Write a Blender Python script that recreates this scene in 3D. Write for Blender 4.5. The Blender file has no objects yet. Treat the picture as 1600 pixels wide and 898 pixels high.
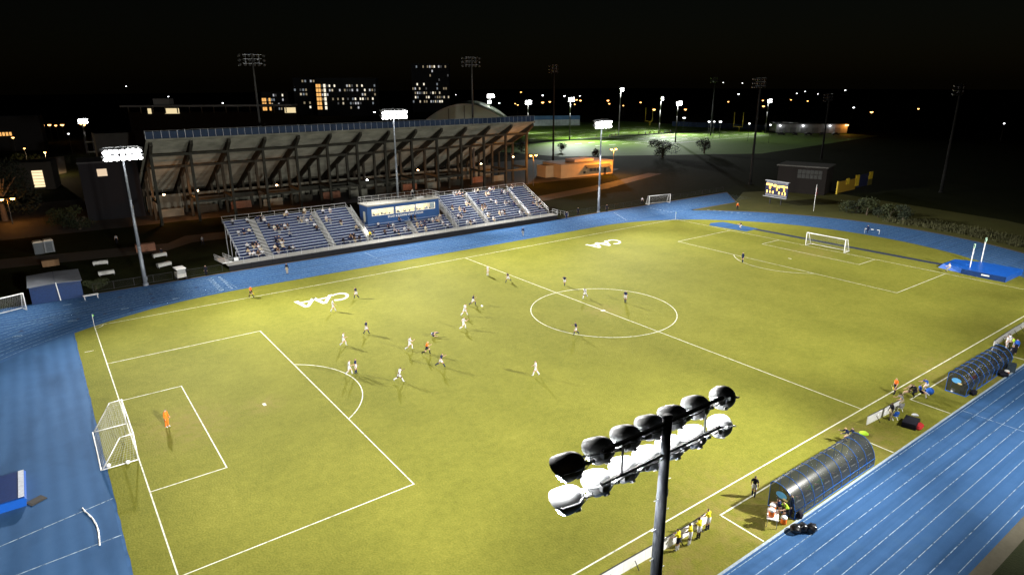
import bpy, bmesh, math, random
from mathutils import Vector, Matrix, Euler, noise
random.seed(7)
R = math.radians
scn = bpy.context.scene
col = scn.collection

# ---------------------------------------------------------------- camera
YAW, PITCH, ROLL = 0.9387, 0.305, -0.0049
fw = Vector((math.cos(YAW)*math.cos(PITCH), math.sin(YAW)*math.cos(PITCH), -math.sin(PITCH)))
rt = fw.cross(Vector((0, 0, 1))).normalized(); up = rt.cross(fw)
rr = math.cos(ROLL)*rt + math.sin(ROLL)*up; uu = -math.sin(ROLL)*rt + math.cos(ROLL)*up
cd = bpy.data.cameras.new('camera'); cam = bpy.data.objects.new('camera', cd); col.objects.link(cam)
cam.matrix_world = Matrix(((rr.x, uu.x, -fw.x, -58.4972), (rr.y, uu.y, -fw.y, -59.1636), (rr.z, uu.z, -fw.z, 29.2137), (0, 0, 0, 1)))
cd.sensor_width = 36; cd.lens = 22.7615; cd.clip_start = .5; cd.clip_end = 8000
scn.camera = cam

# ---------------------------------------------------------------- night sky, exposure
w = bpy.data.worlds.new('World'); scn.world = w; w.use_nodes = True
nt = w.node_tree; bg = nt.nodes['Background']
sky = nt.nodes.new('ShaderNodeTexSky'); sky.sky_type = 'NISHITA'; sky.sun_disc = False
sky.sun_elevation = R(6); sky.sun_rotation = R(250); sky.air_density = 1; sky.dust_density = 1
nt.links.new(sky.outputs[0], bg.inputs[0]); bg.inputs[1].default_value = .0006
vs = scn.view_settings; vs.view_transform = 'Standard'; vs.look = 'None'; vs.exposure = 0; vs.gamma = 1; vs.use_curve_mapping = False
cy = scn.cycles
cy.use_denoising = True; cy.max_bounces = 5; cy.diffuse_bounces = 2; cy.glossy_bounces = 2; cy.transmission_bounces = 4
cy.transparent_max_bounces = 10; cy.sample_clamp_indirect = 1.5; cy.caustics_reflective = False; cy.caustics_refractive = False
cy.use_light_tree = True; cy.blur_glossy = 1.

# ---------------------------------------------------------------- materials
MC = {}
def mat(name, c, rough=.6, var=.15, scale=4., metal=0., spec=.3, bump=0., bscale=20., alpha=1.):
    if name in MC: return MC[name]
    m = bpy.data.materials.new(name); m.use_nodes = True; MC[name] = m
    n = m.node_tree.nodes; l = m.node_tree.links; b = n['Principled BSDF']
    b.inputs['Roughness'].default_value = rough; b.inputs['Metallic'].default_value = metal
    b.inputs['Specular IOR Level'].default_value = spec; b.inputs['Alpha'].default_value = alpha
    tc = n.new('ShaderNodeTexCoord')
    ns = n.new('ShaderNodeTexNoise'); ns.inputs['Scale'].default_value = scale; ns.inputs['Detail'].default_value = 4
    l.new(tc.outputs['Object'], ns.inputs['Vector'])
    mx = n.new('ShaderNodeMix'); mx.data_type = 'RGBA'
    mx.inputs[6].default_value = (*[max(0, v*(1-2*var)) for v in c[:3]], 1)
    mx.inputs[7].default_value = (*[min(1, v*(1+2*var)) for v in c[:3]], 1)
    l.new(ns.outputs['Fac'], mx.inputs[0]); l.new(mx.outputs[2], b.inputs['Base Color'])
    if bump:
        nb = n.new('ShaderNodeTexNoise'); nb.inputs['Scale'].default_value = bscale
        l.new(tc.outputs['Object'], nb.inputs['Vector'])
        bp = n.new('ShaderNodeBump'); bp.inputs['Strength'].default_value = bump; bp.inputs['Distance'].default_value = .05
        l.new(nb.outputs['Fac'], bp.inputs['Height']); l.new(bp.outputs[0], b.inputs['Normal'])
    return m
def emit(name, c, s, sampled=False):
    if name in MC: return MC[name]
    m = bpy.data.materials.new(name); m.use_nodes = True; MC[name] = m
    n = m.node_tree.nodes; b = n['Principled BSDF']
    b.inputs['Base Color'].default_value = (*[v*.12 for v in c], 1); b.inputs['Emission Color'].default_value = (*c, 1)
    b.inputs['Emission Strength'].default_value = s
    m.cycles.emission_sampling = 'AUTO' if sampled else 'NONE'
    return m
def ground_mat(name, cols, scales, weights, rough=.8, spec=.15, bump=0., bscale=8., sheen=0., stripe=None):
    """cols: dark, light; several noise octaves of given scale (1/m) and weight are summed; stripe=(period, depth) adds soft seams along y"""
    m = bpy.data.materials.new(name); m.use_nodes = True; MC[name] = m
    n = m.node_tree.nodes; l = m.node_tree.links; b = n['Principled BSDF']
    b.inputs['Roughness'].default_value = rough; b.inputs['Specular IOR Level'].default_value = spec
    if sheen: b.inputs['Sheen Weight'].default_value = sheen; b.inputs['Sheen Tint'].default_value = (1, 1, .3, 1)
    tc = n.new('ShaderNodeTexCoord'); last = None
    for s, wt in zip(scales, weights):
        ns = n.new('ShaderNodeTexNoise'); ns.inputs['Scale'].default_value = s; ns.inputs['Detail'].default_value = 5; ns.inputs['Roughness'].default_value = .6
        l.new(tc.outputs['Object'], ns.inputs['Vector'])
        ma = n.new('ShaderNodeMath'); ma.operation = 'MULTIPLY_ADD'; ma.inputs[1].default_value = wt
        l.new(ns.outputs['Fac'], ma.inputs[0])
        if last: l.new(last.outputs[0], ma.inputs[2])
        else: ma.inputs[2].default_value = .5-.5*sum(weights)
        last = ma
    if stripe:
        sx = n.new('ShaderNodeSeparateXYZ'); l.new(tc.outputs['Object'], sx.inputs[0])
        sm = n.new('ShaderNodeMath'); sm.operation = 'MULTIPLY'; sm.inputs[1].default_value = 2*math.pi/stripe[0]; l.new(sx.outputs[0], sm.inputs[0])
        sn = n.new('ShaderNodeMath'); sn.operation = 'SINE'; l.new(sm.outputs[0], sn.inputs[0])
        sp = n.new('ShaderNodeMath'); sp.operation = 'MULTIPLY_ADD'; sp.inputs[1].default_value = stripe[1]; l.new(sn.outputs[0], sp.inputs[0]); l.new(last.outputs[0], sp.inputs[2])
        last = sp
    cr = n.new('ShaderNodeValToRGB'); e = cr.color_ramp.elements
    e[0].position = .0; e[0].color = (*cols[0], 1); e[1].position = 1.; e[1].color = (*cols[-1], 1)
    for i, c in enumerate(cols[1:-1]):
        x = cr.color_ramp.elements.new((i+1)/(len(cols)-1)); x.color = (*c, 1)
    l.new(last.outputs[0], cr.inputs[0]); l.new(cr.outputs[0], b.inputs['Base Color'])
    if bump:
        nb = n.new('ShaderNodeTexNoise'); nb.inputs['Scale'].default_value = bscale; nb.inputs['Detail'].default_value = 3
        l.new(tc.outputs['Object'], nb.inputs['Vector'])
        bp = n.new('ShaderNodeBump'); bp.inputs['Strength'].default_value = bump; bp.inputs['Distance'].default_value = .08
        l.new(nb.outputs['Fac'], bp.inputs['Height']); l.new(bp.outputs[0], b.inputs['Normal'])
    return m
def paint_mat(name, c, wear=.35, scale=3.):
    m = mat(name, c, .7, .12, 1.5, spec=.1)
    n = m.node_tree.nodes; l = m.node_tree.links; b = n['Principled BSDF']
    tc = n.new('ShaderNodeTexCoord'); ns = n.new('ShaderNodeTexNoise'); ns.inputs['Scale'].default_value = scale; ns.inputs['Detail'].default_value = 6
    l.new(tc.outputs['Object'], ns.inputs['Vector'])
    mr = n.new('ShaderNodeMapRange'); mr.inputs[1].default_value = wear-.12; mr.inputs[2].default_value = wear+.12; mr.inputs[3].default_value = .25; mr.inputs[4].default_value = 1
    l.new(ns.outputs['Fac'], mr.inputs[0]); l.new(mr.outputs[0], b.inputs['Alpha'])
    return m

GRASS = ground_mat('pitch_grass', [(.078, .087, .0125), (.133, .136, .0195), (.183, .179, .028), (.272, .256, .052)], [.045, .3, 1.6, 7.], [.5, .45, .55, .95], rough=.85, spec=.04, bump=.6, bscale=7, stripe=(11., .035))
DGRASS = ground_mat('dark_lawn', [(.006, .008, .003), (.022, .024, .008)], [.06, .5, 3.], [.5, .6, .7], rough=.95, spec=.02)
TRACK = ground_mat('track_surface', [(.026, .069, .16), (.037, .097, .222), (.055, .123, .262)], [.08, .9, 14.], [.6, .45, .5], rough=.8, spec=.05)
DZONE = ground_mat('d_zone_surface', [(.025, .066, .15), (.037, .097, .213), (.056, .125, .255)], [.07, .6, 14.], [.6, .45, .5], rough=.8, spec=.05, stripe=(1.25, .13))
def wear(m, c, strength, mapping, nscale, lo, hi, centres=None, radius=6.):
    """mix a wear colour over a ground material, along stretched noise and, if given, only round some trodden spots"""
    n = m.node_tree.nodes; l = m.node_tree.links; b = n['Principled BSDF']; src = b.inputs['Base Color'].links[0].from_socket
    tc = n.new('ShaderNodeTexCoord'); mp = n.new('ShaderNodeMapping'); mp.inputs['Scale'].default_value = mapping; l.new(tc.outputs['Object'], mp.inputs[0])
    ns = n.new('ShaderNodeTexNoise'); ns.inputs['Scale'].default_value = nscale; ns.inputs['Detail'].default_value = 5; l.new(mp.outputs[0], ns.inputs['Vector'])
    mr = n.new('ShaderNodeMapRange'); mr.inputs[1].default_value = lo; mr.inputs[2].default_value = hi; mr.inputs[4].default_value = strength; l.new(ns.outputs['Fac'], mr.inputs[0]); fac = mr.outputs[0]
    if centres:
        tot = None
        for cx_, cy_, rr_ in centres:
            d = n.new('ShaderNodeVectorMath'); d.operation = 'DISTANCE'; d.inputs[1].default_value = (cx_, cy_, 0); l.new(tc.outputs['Object'], d.inputs[0])
            q = n.new('ShaderNodeMapRange'); q.interpolation_type = 'SMOOTHSTEP'; q.inputs[1].default_value = 0; q.inputs[2].default_value = rr_; q.inputs[3].default_value = 1; q.inputs[4].default_value = 0; l.new(d.outputs['Value'], q.inputs[0])
            if tot is None: tot = q.outputs[0]
            else: a = n.new('ShaderNodeMath'); a.operation = 'MAXIMUM'; l.new(tot, a.inputs[0]); l.new(q.outputs[0], a.inputs[1]); tot = a.outputs[0]
        a = n.new('ShaderNodeMath'); a.operation = 'MULTIPLY'; l.new(tot, a.inputs[0]); l.new(fac, a.inputs[1]); fac = a.outputs[0]
    mx = n.new('ShaderNodeMix'); mx.data_type = 'RGBA'; mx.inputs[7].default_value = (*c, 1); l.new(fac, mx.inputs[0]); l.new(src, mx.inputs[6]); l.new(mx.outputs[2], b.inputs['Base Color'])
wear(GRASS, (.21, .165, .05), .85, (1, 1, 1), 1.3, .35, .7, [(-51.5, 0, 6.5), (-44.8, 0, 3.), (51.5, 0, 6.5), (0, 0, 4.), (-22, -37.6, 9), (16, -37.6, 9), (-5, -37.6, 6), (-30, -37.6, 6)])
wear(TRACK, (.013, .038, .09), .5, (.06, 1.6, 1), 1., .45, .75); wear(TRACK, (.05, .11, .2), .5, (1, 1, 1), .7, .6, .8)
wear(DZONE, (.009, .03, .075), .5, (1, .25, 1), .35, .48, .75)
LINE = paint_mat('white_line_paint', (.66, .66, .54), .36, 2.5)
TLINE = paint_mat('track_line_paint', (.3, .4, .5), .46, 3.)
WHITE = mat('white_paint', (.78, .78, .76), .4, .06)
ALU = mat('aluminium', (.55, .55, .54), .38, .1, 3, metal=.6)
GALV = mat('galvanised_steel', (.42, .43, .45), .45, .15, 2, metal=.5)
BLACK = mat('black_metal', (.02, .02, .022), .5, .2)
BLUE = mat('royal_blue_paint', (.015, .075, .26), .45, .12, 1.5)
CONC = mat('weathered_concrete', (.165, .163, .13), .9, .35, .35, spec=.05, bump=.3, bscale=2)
CONCD = mat('dark_concrete', (.036, .035, .028), .9, .3, .6, spec=.05)  # frames and lower parts, a darker tone than the slab
BRICK = mat('brown_brick', (.16, .075, .045), .9, .25, 3)

# ---------------------------------------------------------------- mesh helpers
class MB:
    def __init__(s): s.v = []; s.f = []; s.m = []
    def add(s, vs, fs, m=0):
        o = len(s.v); s.v += [tuple(p) for p in vs]; s.f += [tuple(i+o for i in f) for f in fs]; s.m += [m]*len(fs); return s
    def box(s, c, d, rz=0, m=0, rot=None):
        h = Vector(d)/2; M = (rot or Euler((0, 0, rz))).to_matrix() if not isinstance(rot, Matrix) else rot
        vs = [Vector(c)+M@Vector((sx*h.x, sy*h.y, sz*h.z)) for sz in (-1, 1) for sx, sy in ((-1, -1), (1, -1), (1, 1), (-1, 1))]
        return s.add(vs, [(3, 2, 1, 0), (4, 5, 6, 7), (0, 1, 5, 4), (1, 2, 6, 5), (2, 3, 7, 6), (3, 0, 4, 7)], m)
    def bar(s, a, b, wd, ht=None, m=0):
        a = Vector(a); b = Vector(b); d = b-a; L = d.length
        if L < 1e-6: return s
        z = d/L; x = z.cross(Vector((0, 0, 1)))
        if x.length < 1e-4: x = Vector((1, 0, 0))
        x.normalize(); y = z.cross(x)
        return s.box((a+b)/2, (wd, ht or wd, L), m=m, rot=Matrix((x, y, z)).transposed())
    def tube(s, a, b, r0, r1=None, n=8, m=0, caps=True):
        a = Vector(a); b = Vector(b); d = (b-a).normalized(); r1 = r0 if r1 is None else r1
        x = d.cross(Vector((0, 0, 1)))
        if x.length < 1e-4: x = Vector((1, 0, 0))
        x.normalize(); y = d.cross(x)
        vs = [p+r*(math.cos(2*math.pi*i/n)*x+math.sin(2*math.pi*i/n)*y) for p, r in ((a, r0), (b, r1)) for i in range(n)]
        fs = [(i, (i+1) % n, n+(i+1) % n, n+i) for i in range(n)]
        if caps: fs += [tuple(range(n-1, -1, -1)), tuple(range(n, 2*n))]
        return s.add(vs, fs, m)
    def path(s, pts, r, n=6, m=0):
        for a, b in zip(pts, pts[1:]): s.tube(a, b, r, n=n, m=m)
        return s
    def lathe(s, prof, n=16, m=0, M=Matrix(), cap0=True, cap1=True):
        vs = [M@Vector((r*math.cos(2*math.pi*i/n), r*math.sin(2*math.pi*i/n), z)) for r, z in prof for i in range(n)]
        fs = [(k*n+i, k*n+(i+1) % n, (k+1)*n+(i+1) % n, (k+1)*n+i) for k in range(len(prof)-1) for i in range(n)]
        if cap0: fs.append(tuple(range(n-1, -1, -1)))
        if cap1: fs.append(tuple(range((len(prof)-1)*n, len(prof)*n)))
        return s.add(vs, fs, m)
    def poly(s, pts, z=None, m=0):
        vs = [(p[0], p[1], z if z is not None else p[2]) for p in pts]
        return s.add(vs, [tuple(range(len(vs)))], m)
    def prism(s, pts, axis, a, b, m=0):
        """outline pts (2D) extruded along axis 'x','y' or 'z' from a to b"""
        mk = {'x': lambda p, t: (t, p[0], p[1]), 'y': lambda p, t: (p[0], t, p[1]), 'z': lambda p, t: (p[0], p[1], t)}[axis]
        n = len(pts); vs = [mk(p, a) for p in pts]+[mk(p, b) for p in pts]
        return s.add(vs, [(i, (i+1) % n, n+(i+1) % n, n+i) for i in range(n)]+[tuple(range(n-1, -1, -1)), tuple(range(n, 2*n))], m)
    def ribbon(s, pts, wd, z, closed=False, m=0):
        P = [Vector((p[0], p[1], 0)) for p in pts]; n = len(P); vs = []
        for i in range(n):
            a = P[i-1] if (i or closed) else P[i]; b = P[(i+1) % n] if (i < n-1 or closed) else P[i]
            t = (b-a).normalized(); q = Vector((-t.y, t.x, 0))*wd/2
            vs += [(P[i]+q)+Vector((0, 0, z)), (P[i]-q)+Vector((0, 0, z))]
        k = n if closed else n-1
        return s.add(vs, [(2*i, 2*i+1, (2*i+3) % (2*n), (2*i+2) % (2*n)) for i in range(k)], m)
    def mesh(s, name, mats, smooth=False, fix=True):
        me = bpy.data.meshes.new(name); me.from_pydata(s.v, [], s.f)
        for mm in (mats if isinstance(mats, (list, tuple)) else [mats]): me.materials.append(mm)
        me.polygons.foreach_set('material_index', s.m)
        if fix:
            bm = bmesh.new(); bm.from_mesh(me); bmesh.ops.recalc_face_normals(bm, faces=bm.faces); bm.to_mesh(me); bm.free()
        if smooth:
            me.polygons.foreach_set('use_smooth', [True]*len(me.polygons))
        me.update(); return me
    def build(s, name, mats, parent=None, smooth=False, fix=True, **kw):
        return place(s.mesh(name, mats, smooth, fix), name, parent, **kw)
def place(me, name, parent=None, loc=(0, 0, 0), rot=(0, 0, 0), sc=None):
    o = bpy.data.objects.new(name, me); col.objects.link(o); o.parent = parent; o.location = loc; o.rotation_euler = rot
    if sc: o.scale = sc
    return o
def empty(name, loc=(0, 0, 0), rz=0):
    o = bpy.data.objects.new(name, None); col.objects.link(o); o.location = loc; o.rotation_euler = (0, 0, rz); o.empty_display_size = .3
    return o
def tag(o, label, cat, group=None, kind=None):
    o['label'] = label; o['category'] = cat
    if group: o['group'] = group
    if kind: o['kind'] = kind
    return o
def struct(o): o['kind'] = 'structure'; return o
def up_poly(o):
    for p in o.data.polygons:
        if p.normal.z < 0: p.flip()
    return o
def text_mesh(s, size, bold=0., shear=0., ext=0.):
    cu = bpy.data.curves.new('lettering', 'FONT'); cu.body = s; cu.size = size; cu.align_x = 'CENTER'; cu.align_y = 'CENTER'
    cu.offset = bold; cu.shear = shear; cu.extrude = ext; cu.resolution_u = 4
    t = bpy.data.objects.new('lettering', cu); col.objects.link(t)
    dg = bpy.context.evaluated_depsgraph_get(); me = bpy.data.meshes.new_from_object(t.evaluated_get(dg)); bpy.data.objects.remove(t); return me
def text(s, size, m, name, parent=None, loc=(0, 0, 0), rot=(0, 0, 0), sc=None, **k):
    me = text_mesh(s, size, **k); me.materials.clear(); me.materials.append(m); return place(me, name, parent, loc, rot, sc)
def arc(cx, cy_, ra, a0, a1, n, rb=None):
    rb = rb or ra
    return [(cx+ra*math.cos(R(a0+(a1-a0)*i/n)), cy_+rb*math.sin(R(a0+(a1-a0)*i/n))) for i in range(n+1)]
def spot(parent_name, loc, target, power, size=90, blend=.6, c=(1, .98, .93), rad=1.):
    ld = bpy.data.lights.new(parent_name, 'SPOT'); ld.energy = power; ld.color = c; ld.spot_size = R(size); ld.spot_blend = blend; ld.shadow_soft_size = rad
    o = bpy.data.objects.new(parent_name, ld); col.objects.link(o); o.location = loc
    o.rotation_euler = (Vector(target)-Vector(loc)).to_track_quat('-Z', 'Y').to_euler(); return o
def bulb(name, loc, power, c, rad=.15):
    ld = bpy.data.lights.new(name, 'POINT'); ld.energy = power; ld.color = c; ld.shadow_soft_size = rad
    o = bpy.data.objects.new(name, ld); col.objects.link(o); o.location = loc; return o
SODIUM = (1., .34, .04)

# ---------------------------------------------------------------- the ground, the track, the pitch
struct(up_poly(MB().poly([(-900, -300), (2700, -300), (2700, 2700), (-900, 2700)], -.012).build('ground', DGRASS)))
CX = 36.8
far_in, near_in, far_out, near_out = 39.5, -40.0, 50.1, -49.2
outer = [(-110, 50.1), (96.3, 50.6), (85.0, 39.7), (67.5, 39.9)] + [p for p in arc(CX, 0, 49.7, 52, -90, 40, 49.4)] + \
        [p for p in arc(-CX, 0, 49.7, -90, -180, 26, 49.4)] + [(-CX-49.7, 20), (-110, 40.2)]
struct(up_poly(MB().poly(outer, -.006).build('running_track', TRACK)))
track = bpy.data.objects['running_track']
dz = [(-58.2, -33.4)]+[(-58.2, 33.2)]+[p for p in arc(-CX, 0, 39.5, 122.8, 237.2, 40)]
struct(up_poly(MB().poly(dz, -.003).build('d_zone', DZONE)))
pitch_pts = [(-58, -33.6)]+[p for p in arc(-CX, 0, 40, 237.8, 270, 10)]+[p for p in arc(CX, 0, 37., -90, 0, 30, 40)]+[p for p in arc(CX, 0, 37., 0, 90, 30, 39.5)][1:]+[p for p in arc(-CX, 0, 39.5, 90, 122.5, 14)]
# a slightly wavering grass edge
pp = []
for i, p in enumerate(pitch_pts):
    q = pitch_pts[(i+1) % len(pitch_pts)]; L = math.hypot(q[0]-p[0], q[1]-p[1]); k = max(1, int(L/1.2))
    for j in range(k):
        x = p[0]+(q[0]-p[0])*j/k; y = p[1]+(q[1]-p[1])*j/k
        pp.append((x+.09*noise.noise((x*.9, y*.9, 0)), y+.09*noise.noise((x*.9, y*.9, 5))))
pitch = struct(up_poly(MB().poly(pp, 0).build('pitch', GRASS)))
H, W = 111.555/2, 69.27/2
def pline(pts, wd=.095, closed=False): return struct(up_poly(MB().ribbon(pts, wd, .004, closed).build('pitch_line', LINE, pitch)))
pline([(-H, W), (H, W)], .1); pline([(-H, -W), (H, -W)], .11); pline([(-H, -W), (-H, W)]); pline([(H, -W), (H, W)]); pline([(0, -W), (0, W)])
pline(arc(0, 0, 9.72, 0, 360, 72)[:-1], .1, True)
for s in (-1, 1):
    g = s*H
    pline([(g, 20.12), (g-s*16.46, 20.12)]); pline([(g-s*16.46, 20.18), (g-s*16.46, -20.18)]); pline([(g-s*16.46, -20.12), (g, -20.12)])
    pline([(g, 9.14), (g-s*5.49, 9.14)]); pline([(g-s*5.49, 9.2), (g-s*5.49, -9.2)]); pline([(g-s*5.49, -9.14), (g, -9.14)])
    a = 53 if s < 0 else 127
    pline(arc(g-s*11, 0, 9.3, -54 if s < 0 else 126, 54 if s < 0 else 234, 30))
    pline([(g-s*11.1, .28), (g-s*11.1, -.28)], .28)
    for t in (-1, 1): pline([(g-s*math.cos(R(b))*.95, t*(W-math.sin(R(b))*.95)) for b in range(0, 91, 15)], .1)
pline([(-.3, 0), (.3, 0)], .45)
pline([(-57.5, 25.4), (-56.6, 25.4)], .1)
TA = [((-23.65, -36.45), (-23.65, -39.9)), ((-5.4, -36.45), (-5.4, -39.9)), ((5.7, -36.45), (5.7, -39.9)), ((25.6, -36.45), (25.6, -39.9))]
for a, b in TA: pline([a, b], .12)
pline([(-23.7, -36.45), (-5.35, -36.45)], .12); pline([(5.65, -36.45), (25.6, -36.45)], .12)
def caa(x, y):
    A_ = [(0, 0), (1.35, 3.2), (2.05, 3.2), (3.4, 0), (2.72, 0), (1.7, 2.6), (.68, 0), (.95, .75), (2.45, .75), (2.26, 1.25), (1.14, 1.25)]
    ring = [(1.55+1.55*math.cos(R(a)), 1.6+1.6*math.sin(R(a))) for a in range(45, 316, 15)]+[(1.6+1.12*math.cos(R(a)), 1.6+1.1*math.sin(R(a))) for a in range(315, 44, -15)]
    for pts, ox in ((ring, -3.85), (A_, -1.45), (A_, 1.25)):
        q = [((px+ox+.28*(py-1.6))*.93, (py-1.6)*1.05) for px, py in pts]; k = len(q)
        b = MB()
        if k == 11: b.add([(a, c, 0) for a, c in q], [(0, 1, 5, 6), (1, 2, 5), (2, 3, 4, 5), (7, 8, 9, 10)])
        else: b.add([(a, c, 0) for a, c in q], [(i, i+1, k-2-i, k-1-i) for i in range(k//2-1)])
        struct(up_poly(b.build('painted_letter', LINE, pitch, fix=False, loc=(x, y, .006), rot=(0, 0, math.pi))))
caa(-28.3, 27.2); caa(27.2, 27.4)
def tline(pts, wd=.07, closed=False): return struct(up_poly(MB().ribbon(pts, wd, .002, closed).build('track_line', TLINE, track)))
for i in range(9):
    r_ = 40.35+1.06*i; a_ = 38.0+(48.9-38.0)*i/8
    tline([(CX, -r_)]+[(-CX, -r_)], .042); tline([(-110, r_+.02), (67 if i < 1 else 94, r_+.02)], .06)
    tline(arc(-CX, 0, r_, 90, 270, 60), .06); tline(arc(CX, 0, a_, -90, 62 if i > 1 else 84, 60, r_), .06)
tline([(7.2, -40.4), (7.2, -48.9)], .06)
for a, b in ((((-72, -11.62)), (-58.1, -8.35)), ((-70, -14.3), (-58.1, -13.44))): tline([a, b], .09)
tline([(-36.9, 40.4), (-37.6, 48.9)], .06); tline([(-12.5, 40.4), (-12.5, 48.9)], .08)
for i in range(8):      # broken rows of exchange marks across the lanes
    y = 40.9+1.06*i
    n_ = text(str(8-i), 1.0, TLINE, 'lane_number', track, (-39.0, y, .003), (0, 0, R(90)), bold=.03); struct(n_)
    for x0 in (-37.6, 46.5+.55*i, 61.6): tline([(x0, y-.22), (x0, y+.22)], .4)
    tline([(70.5+.45*i, 37.6-1.35*i-.2), (71.1+.45*i, 37.6-1.35*i-.5)], .35)
DK = mat('dark_track_mark', (.012, .03, .09), .7)
for x, y in ((-48.06, 48.13), (-47.87, 45.27), (-47.99, 42.75), (-48.01, 40.96), (-51.70, 46.28), (-54.19, 39.26), (-51.07, 38.84), (-45.11, 45.50), (-41.75, 44.56), (-60.26, 38.68), (-63.33, 38.17), (-57.25, 39.08)):
    struct(up_poly(MB().poly([(x-.35, y-.3), (x+.35, y-.3), (x, y+.45)], .0035).build('track_line', DK, track)))
for x, y in ((-63.72, 36.31), (-57.91, 38.68), (-51.77, 40.03), (-45.26, 40.68), (-58.04, 46.80), (-56.12, 47.10)):
    tline([(x-.5, y), (x+.5, y)], .3)
# grey kerb on the inside of the near straight, red one round the far bend
struct(MB().box((0, -40.08, .02), (2*CX, .16, .05)).build('kerb', mat('grey_kerb', (.3, .36, .42), .7)))
# near side: worn concrete strip and lawn beyond the track
struct(up_poly(MB().poly([(-60, -49.25), (60, -49.25), (60, -50.2), (-60, -50.15)], -.004).build('path', ground_mat('worn_path', [(.06, .054, .036), (.14, .125, .09)], [.3, 3], [.7, .6]))))
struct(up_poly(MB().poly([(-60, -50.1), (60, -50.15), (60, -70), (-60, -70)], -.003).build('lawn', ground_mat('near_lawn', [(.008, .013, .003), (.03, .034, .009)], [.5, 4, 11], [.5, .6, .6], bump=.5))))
# lawn between the track and the scoreboard, brighter at the edge
struct(up_poly(MB().poly([(70, 40.2), (85, 40), (100, 48), (120, 40), (112, -10), (95, -45), (60, -60), (36.8, -49.3)]+[p for p in arc(CX, 0, 49.7, -88, 52, 30, 49.4)], -.009).build('lawn', ground_mat('bank_lawn', [(.03, .035, .008), (.085, .08, .02)], [.2, 1, 6], [.6, .5, .6]))))
# earth edge along the track
EDGE = ground_mat('earth_edge', [(.1, .06, .035), (.2, .15, .1)], [1, 6], [.6, .6])
for pts in ([(-60, 50.3), (34, 50.4)], [(36, 50.75), (96.5, 50.8), (85, 39.4), (68, 39.6)], arc(CX, 0, 49.95, 50, -60, 40, 49.7)):
    struct(up_poly(MB().ribbon(pts, .3, -.0035).build('earth_edge', EDGE)))
# service paths behind the far stand
struct(up_poly(MB().poly([(-90, 88), (-40, 79), (-36, 84), (40, 76), (75, 82), (110, 92), (112, 88), (75, 76), (40, 70), (-36, 77), (-42, 72), (-90, 80)], -.008).build('path', ground_mat('dirt_path', [(.03, .025, .02), (.07, .058, .045)], [.2, 2], [.6, .6]))))
struct(up_poly(MB().poly([(-120, 104), (90, 96), (110, 106), (105, 150), (-120, 150)], -.007).build('pavement', ground_mat('stand_asphalt', [(.03, .03, .03), (.07, .065, .06)], [.2, 2], [.6, .6]))))
# blue take-off pad and runway inside the far bend
struct(up_poly(MB().poly([(56.3, 25.9), (58.5, 27.2), (61.6, 26.2), (61.7, 17.6), (57.3, 17.4)], .003).build('takeoff_pad', TRACK)))
RUN = ground_mat('runway_surface', [(.014, .022, .045), (.03, .045, .08)], [.3, 5], [.6, .5])
struct(up_poly(MB().poly([(60.0, 17.5), (61.4, 17.5), (61.9, -18.2), (60.6, -18.2)], .003).build('runway', RUN)))
# ---------------------------------------------------------------- floodlight masts
SHELL = mat('spun_aluminium_shell', (.34, .35, .36), .45, .15, 3, metal=.4)
LENS_NEAR = emit('near_lamp_glass', (1, .99, .97), 240, True)
LENS_FAR = emit('far_lamp_glass', (1, .99, .97), 45)
LENS_OFF = mat('unlit_lamp_glass', (.5, .52, .55), .12, .05)
POLEN = mat('shaded_mast', (.085, .095, .11), .55, .25, 2.5, metal=.3)  # mast colour with the close pole's shade put into it
POLE = mat('galvanised_mast', (.2, .22, .25), .5, .2, 1.2, metal=.35)
def shell_mesh(r, sm_):
    k = r/.355; b = MB()
    b.lathe([(.02*k, -.5*k), (.1*k, -.487*k), (.18*k, -.445*k), (.25*k, -.375*k), (.305*k, -.28*k), (.34*k, -.16*k), (.355*k, 0), (.36*k, .08*k)], 24, cap1=False)
    b.lathe([(.33*k, .07*k), (.325*k, -.02*k), (.25*k, -.15*k)], 20, cap0=False, cap1=True)
    # visor over the upper half of the glass
    n = 10; vs = []
    for j in (0, 1):
        for i in range(n+1):
            a = R(-10+200*i/n); vs.append((.362*k*math.cos(a), .362*k*math.sin(a), (.07+(.2*max(0, math.sin(a))**.5 if j and math.sin(a) > 0 else 0))*k))
    b.add(vs, [(i, i+1, n+2+i, n+1+i) for i in range(n)])
    n0 = len(b.f)
    b.box((0, -.34*k, -.16*k), (.1*k, .08*k, .14*k))
    b.tube((0, -.1*k, -.46*k), (0, -.12*k, -.74*k), .05*k, n=8)
    for s in (-1, 1): b.bar((s*.37*k, 0, -.02*k), (s*.3*k, -.06*k, -.5*k), .03*k, .05*k); b.tube((s*.33*k, 0, -.02*k), (s*.4*k, 0, -.02*k), .035*k, n=8)
    b.bar((-.3*k, -.06*k, -.5*k), (.3*k, -.06*k, -.5*k), .03*k, .05*k); b.tube((.05*k, -.3*k, -.2*k), (.09*k, -.12*k, -.62*k), .014*k, n=5)
    me = b.mesh('luminaire', sm_, True)
    for p in list(me.polygons)[n0:]: p.use_smooth = False
    return me
def lens_mesh(r, m):
    k = r/.355; return MB().lathe([(.338*k, .05*k), (.338*k, .13*k), (.3*k, .19*k), (.16*k, .24*k), (.02*k, .25*k)], 20, cap0=False).mesh('lens', m, True)  # glowing collar past the shell added to imitate the lamps' glare
SHM = {}
BEAM_POWER = 1280000
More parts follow.
